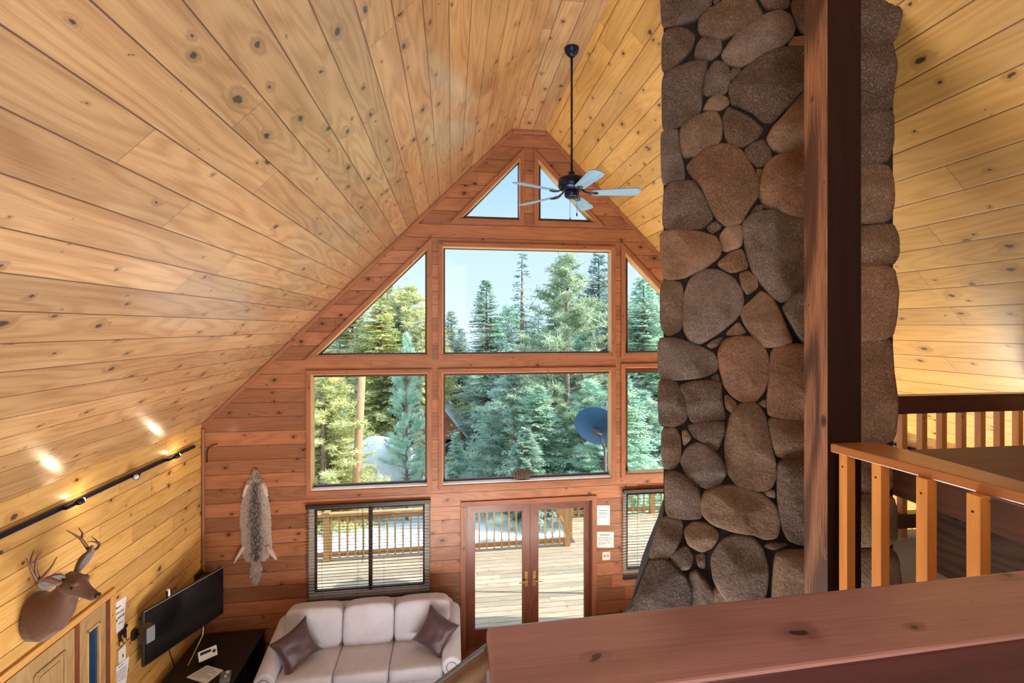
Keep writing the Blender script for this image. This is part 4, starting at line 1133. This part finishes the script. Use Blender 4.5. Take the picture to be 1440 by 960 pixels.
for dx_ in (-.025, .025):
    m = MB(); m.box(c + Vector((dx_, -.008, 0)), (.012, .012, .028)); m.build('toggle', M['grey'], s)

# ------------------------------------------------------------------ blinds
def blind(x0, x1, label):
    z0, z1 = .86, 2.19
    t = thing('window_blind', label, 'window blind', ((x0 + x1) / 2, YG - .03, z0))
    m = MB(); m.box(((x0 + x1) / 2, YG - .035, z1 - .02), (x1 - x0, .05, .04)); m.build('head_rail', M['slat'], t)
    m = MB(); n = 30; R_ = Matrix.Rotation(math.radians(-17), 3, 'X')
    for k in range(n): m.box(((x0 + x1) / 2, YG - .033, z0 + .045 + k * (z1 - z0 - .1) / (n - 1)), (x1 - x0 - .01, .036, .0022), R_)
    m.build('slats', M['slat'], t)
    m = MB(); m.box(((x0 + x1) / 2, YG - .033, z0 + .012), (x1 - x0 - .008, .038, .02)); m.build('bottom_rail', M['slat'], t)
    for f in (.13, .41, .62, .92):
        m = MB(); xx = x0 + (x1 - x0) * f; m.tube([(xx, YG - .053, z0 + .02), (xx, YG - .053, z1 - .03)], .0016, 5); m.build('cord', M['slat'], t)
    m = MB(); xx = x0 + (x1 - x0) * .45; m.tube([(xx, YG - .062, 1.38), (xx, YG - .062, z1 - .04)], .004, 6); m.build('tilt_wand', M['black'], t)
blind(-1.955, -.29, 'dark slatted blind over the window behind the sofa')
blind(2 * XC - .003 + .29, 2 * XC - .003 + 1.955, 'dark slatted blind half hidden by the stone chimney base')

# ------------------------------------------------------------------ sofa
sf = thing('sofa', 'beige three-seat fabric sofa with rolled arms under the blind', 'sofa', (-1.05, 5.9, 0))
SX0, SX1 = -2.20, .10
m = MB(); m.box(((SX0 + SX1) / 2, 5.88, .26), (SX1 - SX0 - .2, .84, .36)); bevel(m.build('base', M['sofa'], sf), .03, 3)
def backshape(p):
    return p
m = MB(); m.superell(((SX0 + SX1) / 2, 6.26, .58), (SX1 - SX0 - .12, .24, .72), .3, .3, 40, 14); m.build('back_frame', M['sofa'], sf)
wS = (SX1 - SX0 - .40) / 3
for k in range(3):
    xc = SX0 + .20 + wS * (k + .5)
    def seatfn(p, k=k):
        return Vector((p.x, p.y, p.z + .012 * math.cos(p.x * 4)))
    m = MB(); m.superell((xc, 5.80, .505), (wS - .004, .72, .17), .28, .16, 44, 14, None, 0, seatfn); m.build('seat_cushion', M['sofa'], sf)
    ex_ = 1.12 if k != 1 else 1.0; sx_ = (-.04 if k == 0 else .04 if k == 2 else 0)
    def bfn(p, k=k):
        z = p.z + .31; w = noise.noise(Vector((p.x * 16, k * 3., p.z * 3))) * .012 * max(0, p.z * 3)
        return Vector((p.x, p.y - .03 * math.cos(p.x * 3.5) * math.cos(p.z * 3) + w, p.z + (.02 * math.cos(p.x * 4.2) if p.z > 0 else 0)))
    R_ = Matrix.Rotation(math.radians(-9), 3, 'X')
    m = MB(); m.superell((xc + sx_, 6.09, .79), (wS * ex_ - .004, .25, .50), .34, .28, 44, 18, R_, 0, bfn); m.build('back_cushion', M['sofa'], sf)
for sgn, xa in ((-1, SX0 + .10), (1, SX1 - .10)):
    prof = [(-.085, .08), (-.085, .50)]
    for k in range(15):
        t = PI * 1.12 - k * (PI * 1.24) / 14; prof.append((.115 * math.cos(t) + (-.0 * sgn), .575 + .115 * math.sin(t)))
    prof += [(.085, .50), (.085, .08)]
    m = MB(); m.prism(prof, (xa, 5.44, 0), (1, 0, 0), (0, 0, 1), (0, .80, 0))
    # slope the arm up toward the back
    m.v = [Vector((v.x, v.y, v.z + max(0, (v.y - 5.6)) * .30 * (1 if v.z > .45 else 0))) for v in m.v]
    ar = m.build('arm', M['sofa'], sf); bevel(ar, .02, 3)
    for p in ar.data.polygons: p.use_smooth = True
    m = MB()
    for k in range(16): t = 2 * PI * k / 16; m.superell((xa + .06 * math.cos(t), 5.437, .575 + .06 * math.sin(t)), (.014, .008, .014), 1, 1, 8, 6)
    m.build('nailheads', M['iron'], ar)
for x in (SX0 + .12, SX1 - .12):
    for y in (5.55, 6.25):
        m = MB(); m.lathe([(.02, 0), (.03, .09)], (x, y, 0), 12); m.build('foot', M['blackwood'], sf)

def pillow(pos, size, rot, label, seed):
    m = MB(); n = 18; rnd = Vector((seed, 0, 0)); idx = {}
    for side in (1, -1):
        for i in range(n + 1):
            for j in range(n + 1):
                a = -1 + 2 * i / n; b = -1 + 2 * j / n
                pin = 1 - .15 * (1 - a * a) * abs(b) ** 2 ; pin2 = 1 - .15 * (1 - b * b) * abs(a) ** 2
                x = a * pin2 * size / 2; y = b * pin * size / 2
                h = .085 * ((1 - a ** 4) * (1 - b ** 4)) ** .75 + noise.noise(Vector((a * 2.4, b * 2.4, seed + side))) * .016 * (1 - a ** 4) * (1 - b ** 4)
                p = Vector((x, y, side * h)); idx[side, i, j] = m.add([Vector(pos) + rot @ p])
        for i in range(n):
            for j in range(n): m.face((idx[side, i, j], idx[side, i + 1, j], idx[side, i + 1, j + 1], idx[side, i, j + 1]), None, 0, True)
    o = m.build('throw_pillow', M['plum']); 
    bm = bmesh.new(); bm.from_mesh(o.data); bmesh.ops.remove_doubles(bm, verts=bm.verts, dist=.0008); bmesh.ops.recalc_face_normals(bm, faces=bm.faces); bm.to_mesh(o.data); bm.free()
    return tag(o, label, 'pillow', 'plum pillows on the sofa')
def frame(n_, up, spin):
    n_ = Vector(n_).normalized(); x = Vector(up).cross(n_).normalized(); y = n_.cross(x)
    return Matrix((x, y, n_)).transposed() @ Matrix.Rotation(math.radians(spin), 3, 'Z')
pillow((-1.83, 5.70, .80), .46, frame((.55, -.75, .35), (0, 0, 1), 18), 'plum throw pillow leaning on the left arm of the sofa', 1.3)
pillow((-.20, 5.74, .80), .46, frame((-.30, -.85, .40), (0, 0, 1), -24), 'plum throw pillow leaning on the right end of the sofa', 4.1)

# ------------------------------------------------------------------ pine cone on the sill
pc = onY(733, 667, YG + .05)
m = MB()
for i in range(11):
    for k in range(12):
        f = (i + .5) / 11; x = (f - .5) * .34; rr = .08 * math.sin(PI * min(1, f * .9 + .1)) + .008; t = 2 * PI * (k + .5 * (i % 2)) / 12
        c = Vector((pc.x + x, pc.y, ZA - .045 + .06)); d = Vector((0.5, math.cos(t), math.sin(t))).normalized()
        sd_ = Vector((0, -math.sin(t), math.cos(t))); a = m.add([c + sd_ * .008, c - sd_ * .008, c + d * rr - sd_ * .016, c + d * (rr + .006), c + d * rr + sd_ * .016, c + d * rr * .9 + Vector((-.012, 0, 0))])
        m.face((a, a + 1, a + 2, a + 3, a + 4)); m.face((a + 2, a + 3, a + 4, a + 5)); m.face((a, a + 4, a + 5)); m.face((a + 1, a + 5, a + 2))
m.tube([(pc.x - .13, pc.y, ZA + .015), (pc.x + .12, pc.y, ZA + .015)], .02, 8)
tag(m.build('pine_cone', M['cone'], None, False), 'large brown pine cone lying on the centre window sill', 'pine cone')

# ------------------------------------------------------------------ outside: deck
DK = -.14
m = slab('d', [(-7, YO + .01, DK), (7.5, YO + .01, DK), (7.5, 11.1, DK), (2.7, 11.1, DK), (2.7, 9.75, DK), (-7, 9.75, DK)], (1, 0, 0), (0, 1, 0), (0, 0, -.2), None)
struct(m.build('deck', M['deck']), 'sunlit plank deck outside the french doors')
def deck_rail(p0, p1, label, posts, group='deck railings'):
    p0, p1 = Vector(p0), Vector(p1); d = (p1 - p0).normalized(); L = (p1 - p0).length
    r = thing('deck_railing', label, 'railing', (p0 + p1) / 2)
    z = Vector((0, 0, 1)); RH = .94
    m = MB(); m.bar(p0 + z * RH, p1 + z * RH, .14, .04); m.build('cap_rail', M['deckrail'], r)
    m = MB(); m.bar(p0 + z * (RH - .07), p1 + z * (RH - .07), .04, .09); m.build('upper_rail', M['deckrail'], r)
    m = MB(); m.bar(p0 + z * .12, p1 + z * .12, .04, .09); m.build('lower_rail', M['deckrail'], r)
    n = int(L / .155); nrm = d.cross(z)
    for k in range(n):
        t = (k + .5) / n * L; c = p0 + d * t
        if any(abs(t - q * L) < .09 for q in posts): continue
        m = MB(); m.box(c - nrm * (-.038) + z * .48, (.035, .035, .86), grain=2); m.build('baluster', M['deckrail'], r)
    for q in posts:
        c = p0 + d * (q * L); m = MB(); m.box(c + z * .5, (.12, .12, 1.0), grain=2); m.build('post', M['deckrail'], r)
deck_rail((-6.9, 9.65, DK), (2.55, 9.65, DK), 'long wooden deck railing facing the windows across the deck', [.02, .36, .465, .72, .993])
deck_rail((2.62, 9.85, DK), (2.62, 11.0, DK), 'short wooden deck railing running away from the corner post', [.98])
deck_rail((2.75, 11.05, DK), (7.4, 11.05, DK), 'farther wooden deck railing at the right of the deck', [.5, .99])

# satellite dish
dc = onY(839, 601, 7.95)
ds = thing('satellite_dish', 'round slate-blue satellite dish outside the centre window', 'satellite dish', (dc.x + .1, dc.y - .3, DK))
dn = Vector((.42, .78, .40)).normalized(); Rd = Vector((0, 0, 1)).rotation_difference(dn).to_matrix()
m = MB(); prof = [(.4 * k / 10 + .001, .09 * (k / 10) ** 2) for k in range(11)]; prof2 = [(r_ , z_ + .012) for r_, z_ in reversed(prof)]
m.lathe(prof + [(.41, .09), (.41, .10)] + prof2, dc - dn * .05, 40, Rd)
m.build('reflector', M['dish'], ds)
bk = dc - dn * .07
m = MB(); m.box(bk + Vector((.02, -.02, -.02)), (.17, .06, .17), Rd); m.tube([bk, bk + Vector((.06, -.05, -.12)), bk + Vector((.14, -.08, -.35))], .022, 10)
m.build('mount_bracket', M['grey'], ds)
m = MB(); mp = bk + Vector((.14, -.08, -.3)); m.tube([mp, Vector((mp.x + .02, mp.y, DK))], .026, 12); m.build('mast', M['grey'], ds)
m = MB(); m.tube([dc + Rd @ Vector((0, -.38, .05)), dc + Rd @ Vector((0, -.30, .40))], .014, 8); m.superell(dc + Rd @ Vector((0, -.28, .42)), (.08, .08, .12), .6, .6, 12, 8, Rd); m.build('feed_arm', M['grey'], ds)

# ------------------------------------------------------------------ ground and snow
def gz(x, y):
    t = max(0, min(1, (y - 11) / 10)); base = -.9 - 2.3 * t * t * (3 - 2 * t) + max(0, y - 40) * .02
    return base + .35 * noise.noise(Vector((x * .14, y * .14, 0))) + .12 * noise.noise(Vector((x * .5, y * .5, 4)))
m = MB(); nx, ny = 90, 80; idx = []
for j in range(ny + 1):
    y = 6.9 + (j / ny) ** 1.7 * 110
    idx.append(m.add([(-75 + 150 * i / nx, y, gz(-75 + 150 * i / nx, y)) for i in range(nx + 1)]))
for a, b in zip(idx, idx[1:]):
    for i in range(nx): m.face((a + i, a + i + 1, b + i + 1, b + i), None, 0, True)
struct(m.build('ground_snow', M['snow']), 'snow covered ground outside')
sb = onY(525, 660, 17.5)
m = MB(); m.superell((sb.x + .2, 17.8, .0 - .85), (3.2, 3.0, 2.5), .9, .9, 40, 20, None, 0,
    lambda p: p * (1 + .18 * noise.noise(p * .9)) )
tag(m.build('snow_bank', M['snow2']), 'big heap of bright snow behind the utility pole', 'snow bank')

# utility pole
pb, pt_ = onY(500, 700, 13.5), onY(512, 470, 13.5); dpv = pt_ - pb
zb_ = gz(pb.x, 13.5); p_lo = pb + dpv * ((zb_ - .1 - pb.z) / dpv.z); p_hi = pb + dpv * ((3.5 - pb.z) / dpv.z)
tag(MB().tube([p_lo, p_hi], [.13, .10], 14).build('utility_pole', M['pole']), 'bare tan wooden pole leaning slightly outside the lower left window', 'pole')

# cabin
cb = onY(590, 640, 26)
cab = thing('cabin', 'red-brown cabin with steep pale metal roof among the trees', 'cabin', (cb.x, 27, gz(cb.x, 27)))
g0 = gz(cb.x, 27) - .3
x0, x1 = onY(548, 600, 26).x, onY(664, 600, 26).x; xm_ = onY(600, 600, 26).x; zE = onY(660, 622, 26).z; zR = onY(625, 560, 26).z
m = MB(); m.box(((x0 + x1) / 2, 28.6, (g0 + zE + .2) / 2), (x1 - x0 - .5, 5., zE + .2 - g0)); m.prism([(x0 + .25, zE), (x1 - .25, zE), (xm_ + .6, zR - .1)], (0, 26.1, 0), (1, 0, 0), (0, 0, 1), (0, 5, 0)); m.build('wall', M['cabinwall'], cab)
m = MB(); m.bar((x1 + .1, 28.4, zE - .1), (xm_ + .6, 28.4, zR), 5.8, .1, (0, 0, 1))
for k in range(9): y = 25.6 + k * .7; m.bar((x1 + .1, y, zE - .03), (xm_ + .6, y, zR + .07), .05, .06)
m.build('metal_roof', M['metalroof'], cab)
m = MB(); m.bar((x0 - .9, 28.4, zE - .9), (xm_ + .6, 28.4, zR), 5.8, .1, (0, 0, 1)); m.build('shaded_roof', M['greenroof'], cab)
m = MB(); m.box(((x0 + x1) / 2 + 1.0, 26.08, zE - .4), (.8, .06, .9)); wdw = m.build('window', M['sash'], cab)

# ------------------------------------------------------------------ conifers
def conifer(kind, seed):
    rnd = random.Random(seed); F = MB(); T = MB(); H = 10.
    P = dict(fir=(1.9, .16, 8, .75, -.15, 0.03), pine=(2.7, .38, 8, .55, .10, .08), sparse=(1.8, .30, 6, .8, -.22, .05), dense=(2.3, .20, 8, .8, -.10, .02))[kind]
    R0, dz, nb, pw_, droop, base = P
    T.tube([(0, 0, 0), (.02, .01, H * .5), (0, 0, H * .985)], [.17, .11, .012], 8)
    z = H * base
    while z < H * .985:
        f = z / H
        if kind == 'sparse' and f > .72: prof = .20 * (1 - f) / .28 + .05; n = 4
        elif kind == 'pine': prof = (math.sin(PI * min(1, .18 + f * .80)) ** .8) * (1 - f * .35); n = nb
        else: prof = (1 - f) ** pw_ + .02; n = nb
        for k in range(n):
            if kind == 'pine' and rnd.random() < .18: continue
            az = rnd.uniform(0, 2 * PI); L = R0 * prof * rnd.uniform(.6, 1.12)
            if L < .06: L = .06
            dirv = Vector((math.cos(az), math.sin(az), droop + rnd.uniform(-.12, .12) + f * .35)); dirv.normalize()
            side = Vector((-math.sin(az), math.cos(az), 0)); o = Vector((0, 0, z + rnd.uniform(-.1, .1)))
            ns = max(2, int(L / .13))
            if L > .5: T.tube([o, o + dirv * L * .5, o + dirv * L * .92 + Vector((0, 0, -.06 * L))], [.022, .014, .005], 4, cap=False)
            for i in range(1, ns + 1):
                t = i / ns
                if kind == 'pine' and t < .35: continue
                c = o + dirv * (L * t) + Vector((0, 0, (-.10 * t * t * L) + (.10 * t ** 3 * L if kind == 'pine' else 0)))
                tw = (.16 + .42 * L * (1 - t * .8) * .42)
                if kind == 'pine':
                    for q in range(14):
                        d = Vector((rnd.gauss(0, 1), rnd.gauss(0, 1), rnd.gauss(.35, .8))).normalized() * rnd.uniform(.16, .32)
                        w = d.cross(Vector((rnd.gauss(0, 1), rnd.gauss(0, 1), rnd.gauss(0, 1)))).normalized() * .02
                        a = F.add([c - w, c + w, c + d + w * .6, c + d - w * .6]); F.face((a, a + 1, a + 2, a + 3))
                else:
                    for sg in (-1, 1):
                        for q in range(2):
                            d = (side * sg * rnd.uniform(.7, 1.1) + dirv * rnd.uniform(.3, .9) + Vector((0, 0, rnd.uniform(-.55, .15)))).normalized() * tw * rnd.uniform(.6, 1.1)
                            w = Vector((0, 0, 1)).cross(d).normalized() * rnd.uniform(.03, .055) + Vector((0, 0, rnd.uniform(-.03, .03)))
                            a = F.add([c, c + d * .45 + w, c + d, c + d * .45 - w]); F.face((a, a + 1, a + 2, a + 3))
            d = dirv * .2; w = side * .04; c = o + dirv * L * .92; a = F.add([c, c + d * .5 + w, c + d * 1.2, c + d * .5 - w]); F.face((a, a + 1, a + 2, a + 3))
        z += dz * (1 if f < .7 else .62) * rnd.uniform(.8, 1.2)
    return F, T
PROTO = {}
def tree(kind, mat, x, y, h, label, group=None, zoff=0, wide=1.):
    key = (kind, mat)
    if key not in PROTO:
        F, T = conifer(kind, len(PROTO) * 7 + 5)
        t = thing('conifer_tree', label, 'tree'); F.build('foliage', M[mat], t, False); T.build('trunk', M['bark'], t, False)
        PROTO[key] = t; o = t
    else: o = copy_tree(PROTO[key])
    for k in ('group',):
        if k in o: del o[k]
    tag(o, label, 'tree', group)
    o.location = (x, y, gz(x, y) - .15 + zoff); s = (h) / 10.; o.scale = (s * wide, s * wide, s); o.rotation_euler.z = random.uniform(0, 6.28)
    return o
def tree_px(kind, mat, px, ytop, Y, label, group=None, wide=1.):
    p = onY(px, ytop, Y); return tree(kind, mat, p.x, Y, p.z - gz(p.x, Y) + .15, label, group, 0, wide)
random.seed(21)
tree_px('fir', 'ndl_blue', 684, 391, 26, 'pointed dense fir left of the middle of the upper centre window', None, 1.25)
tree_px('sparse', 'ndl_dark', 734, 352, 24, 'tall spruce with a bare thin tip in the middle of the upper centre window', None, 1.2)
tree_px('pine', 'ndl_mid', 797, 357, 15.5, 'big open long-needled pine behind the satellite dish', None, 1.05)
tree_px('dense', 'ndl_dark', 842, 352, 25, 'dark full conifer at the right edge of the upper centre window', None, 1.2)
tree_px('dense', 'ndl_olive', 545, 398, 33, 'broad drooping olive conifer filling the left raked window', None, 1.7)
tree_px('sparse', 'ndl_olive', 592, 412, 22, 'thin scraggly trunk beside the right edge of the left raked window', None, .5)
tree_px('dense', 'ndl_olive', 458, 470, 14.5, 'bushy olive conifer left of the utility pole', None, 1.3)
tree_px('pine', 'ndl_blue', 572, 470, 16.5, 'slim bluish pine in front of the cabin in the lower left window', None, .55)
tree_px('fir', 'ndl_blue', 641, 606, 15, 'small bluish fir in front of the cabin at the left edge of the centre window', None, 1.2)
tree_px('dense', 'ndl_blue', 905, 385, 17, 'tall bluish conifer outside the right windows next to the chimney', None, 1.3)
G = 'forest conifers behind the cabin'
LBL = {'ndl_blue': 'bluish conifer in the dense forest behind the cabin', 'ndl_olive': 'olive conifer in the dense forest behind the cabin', 'ndl_dark': 'grey-green conifer in the dense forest behind the cabin'}
for i in range(84):
    Y = random.choice((20, 22, 24, 29, 31, 34, 38, 42, 48)) + random.uniform(-1.5, 1.5)
    px = random.uniform(430, 960)
    if Y < 27.5 and 490 < px < 690: continue
    if Y < 27 and px < 800: low = True
    else: low = False
    kind = random.choice(('fir', 'dense', 'sparse', 'pine', 'dense')); mat = random.choice(('ndl_blue', 'ndl_dark', 'ndl_olive') if px < 640 else ('ndl_blue', 'ndl_blue', 'ndl_dark'))
    if kind == 'pine': mat = 'ndl_blue' if px > 600 else 'ndl_olive'
    if kind == 'sparse' and mat == 'ndl_blue': mat = 'ndl_dark'
    yt = random.uniform(428, 475) if 610 < px < 760 else random.uniform(400, 465)
    if low: yt = random.uniform(470, 530)
    p = onY(px, yt, Y); tree(kind, mat, p.x, Y, p.z - gz(p.x, Y) + .15, LBL[mat], G + ' ' + mat[4:], 0, random.uniform(1.1, 1.6))
for px, yt, Y in ((450, 560, 17), (700, 560, 17), (740, 590, 20), (850, 560, 18), (890, 560, 15), (915, 540, 19), (770, 610, 19)):
    mat = 'ndl_olive' if px < 560 else 'ndl_blue'; p = onY(px, yt, Y)
    tree('dense', mat, p.x, Y, p.z - gz(p.x, Y) + .15, 'young %s conifer low in front of the forest' % ('olive' if px < 600 else 'bluish'), 'young %s conifers near the deck' % ('olive' if px < 600 else 'bluish'), 0, 1.5)

for k, (px, yt, Y) in enumerate(((722, 520, 15.0), (757, 540, 13.8), (830, 535, 14.2), (872, 520, 13.2), (905, 550, 14.6), (930, 500, 15.5), (455, 520, 13.6), (740, 600, 12.6), (850, 590, 12.5)  )):
    mat = 'ndl_olive' if px < 560 else 'ndl_blue'; p = onY(px, yt, Y); kind = 'pine' if k % 2 == 0 else 'dense'
    tree(kind, mat, p.x, Y, p.z - gz(p.x, Y) + .15, 'young %s conifer low in front of the forest' % ('olive' if px < 560 else 'bluish'), 'young %s conifers near the deck' % ('olive' if px < 560 else 'bluish'), 0, 1.5 if kind == 'pine' else 1.8)

# ------------------------------------------------------------------ light
w = bpy.data.worlds.new('sky'); S.world = w; w.use_nodes = True; nt = w.node_tree; nt.nodes.clear()
tcn = nt.nodes.new('ShaderNodeTexCoord'); sx2 = nt.nodes.new('ShaderNodeSeparateXYZ'); rp_ = nt.nodes.new('ShaderNodeValToRGB'); bg = nt.nodes.new('ShaderNodeBackground'); ow = nt.nodes.new('ShaderNodeOutputWorld')
nt.links.new(tcn.outputs['Generated'], sx2.inputs[0]); nt.links.new(sx2.outputs[2], rp_.inputs[0]); nt.links.new(rp_.outputs[0], bg.inputs[0]); nt.links.new(bg.outputs[0], ow.inputs[0])
cr = rp_.color_ramp; cr.elements[0].position = 0.; cr.elements[0].color = (.72, .85, .97, 1); cr.elements[1].position = .75; cr.elements[1].color = (1.15, 1.4, 1.75, 1)
e = cr.elements.new(.18); e.color = (.60, .77, .96, 1); e = cr.elements.new(.36); e.color = (.36, .60, .93, 1)
bg.inputs[1].default_value = 1.15
sun = bpy.data.lights.new('sun', 'SUN'); sun.energy = 6.4; sun.angle = .01; sun.color = (1, .94, .84)
so = bpy.data.objects.new('sun', sun); COL.objects.link(so); so.rotation_euler = Vector((.80, -.13, .58)).to_track_quat('Z', 'Y').to_euler(); so.location = (10, 5, 15)

def area(name, loc, target, size, energy, color=(1, .86, .68), shape='SQUARE', sy=None):
    L = bpy.data.lights.new(name, 'AREA'); L.energy = energy; L.size = size; L.color = color
    if sy: L.shape = 'RECTANGLE'; L.size_y = sy
    o = bpy.data.objects.new(name, L); COL.objects.link(o); o.location = loc
    o.rotation_euler = (Vector(target) - Vector(loc)).to_track_quat('-Z', 'Y').to_euler(); return o
def point(name, loc, energy, r, color=(1, .86, .68)):
    L = bpy.data.lights.new(name, 'POINT'); L.energy = energy; L.shadow_soft_size = r; L.color = color
    o = bpy.data.objects.new(name, L); COL.objects.link(o); o.location = loc; return o
area('hall_floor_fill', (.5, 3.0, .5), (.5, 3.5, 6), 3.6, 350, (1, .94, .86), 'R', 2.4)  # added fill imitating bounce off the floor, not a fixture
area('loft_fill', (-.6, -2.2, 5.6), (.4, 6, 4.2), 2.2, 85, (1, .93, .84))  # added fill behind the camera, no fixture known there
area('loft_up_fill', (.3, -1.6, 4.2), (-.6, -.4, 7.4), 2.0, 90, (1, .92, .80))  # added upward fill to brighten the ceiling over the loft
point('loft_side_lamp', (4.6, -.3, 4.2), 38, .35, (1, .88, .62))
area('hall_side_fill', (4.2, 4.6, .5), (4.25, 4.55, 6), 1.6, 190, (1, .89, .70), 'R', 1.5)  # unseen fill added beyond the chimney to brighten the right ceiling
for k, (x, z, sx_, sz_) in enumerate(((1.1, 3.2, 2.4, 1.5), (1.1, 5.0, 2.4, 1.5), (-1.1, 3.2, 1.5, 1.5), (3.3, 3.2, 1.5, 1.5), (1.1, 1.1, 1.7, 1.7))):
    o = area('window_portal', (x, YG + .3, z), (x, 0, z), sx_, 1, (1, 1, 1), 'R', sz_); o.data.cycles.is_portal = True

# ------------------------------------------------------------------ camera
cd = bpy.data.cameras.new('camera'); cam = bpy.data.objects.new('camera', cd); COL.objects.link(cam)
cam.location = O; cam.rotation_euler = (PI / 2, 0, -YAW)
cd.sensor_fit = 'HORIZONTAL'; cd.sensor_width = 36; cd.lens = 36 * 640 / 1440; cd.shift_y = -20 / 1440; cd.clip_start = .05; cd.clip_end = 500
S.camera = cam
S.view_settings.view_transform = 'Standard'; S.view_settings.look = 'None'; S.view_settings.exposure = .18; S.view_settings.gamma = 1.
S.cycles.use_denoising = True
S.cycles.max_bounces = 10; S.cycles.diffuse_bounces = 6; S.cycles.transparent_max_bounces = 16
S.cycles.sample_clamp_indirect = 6
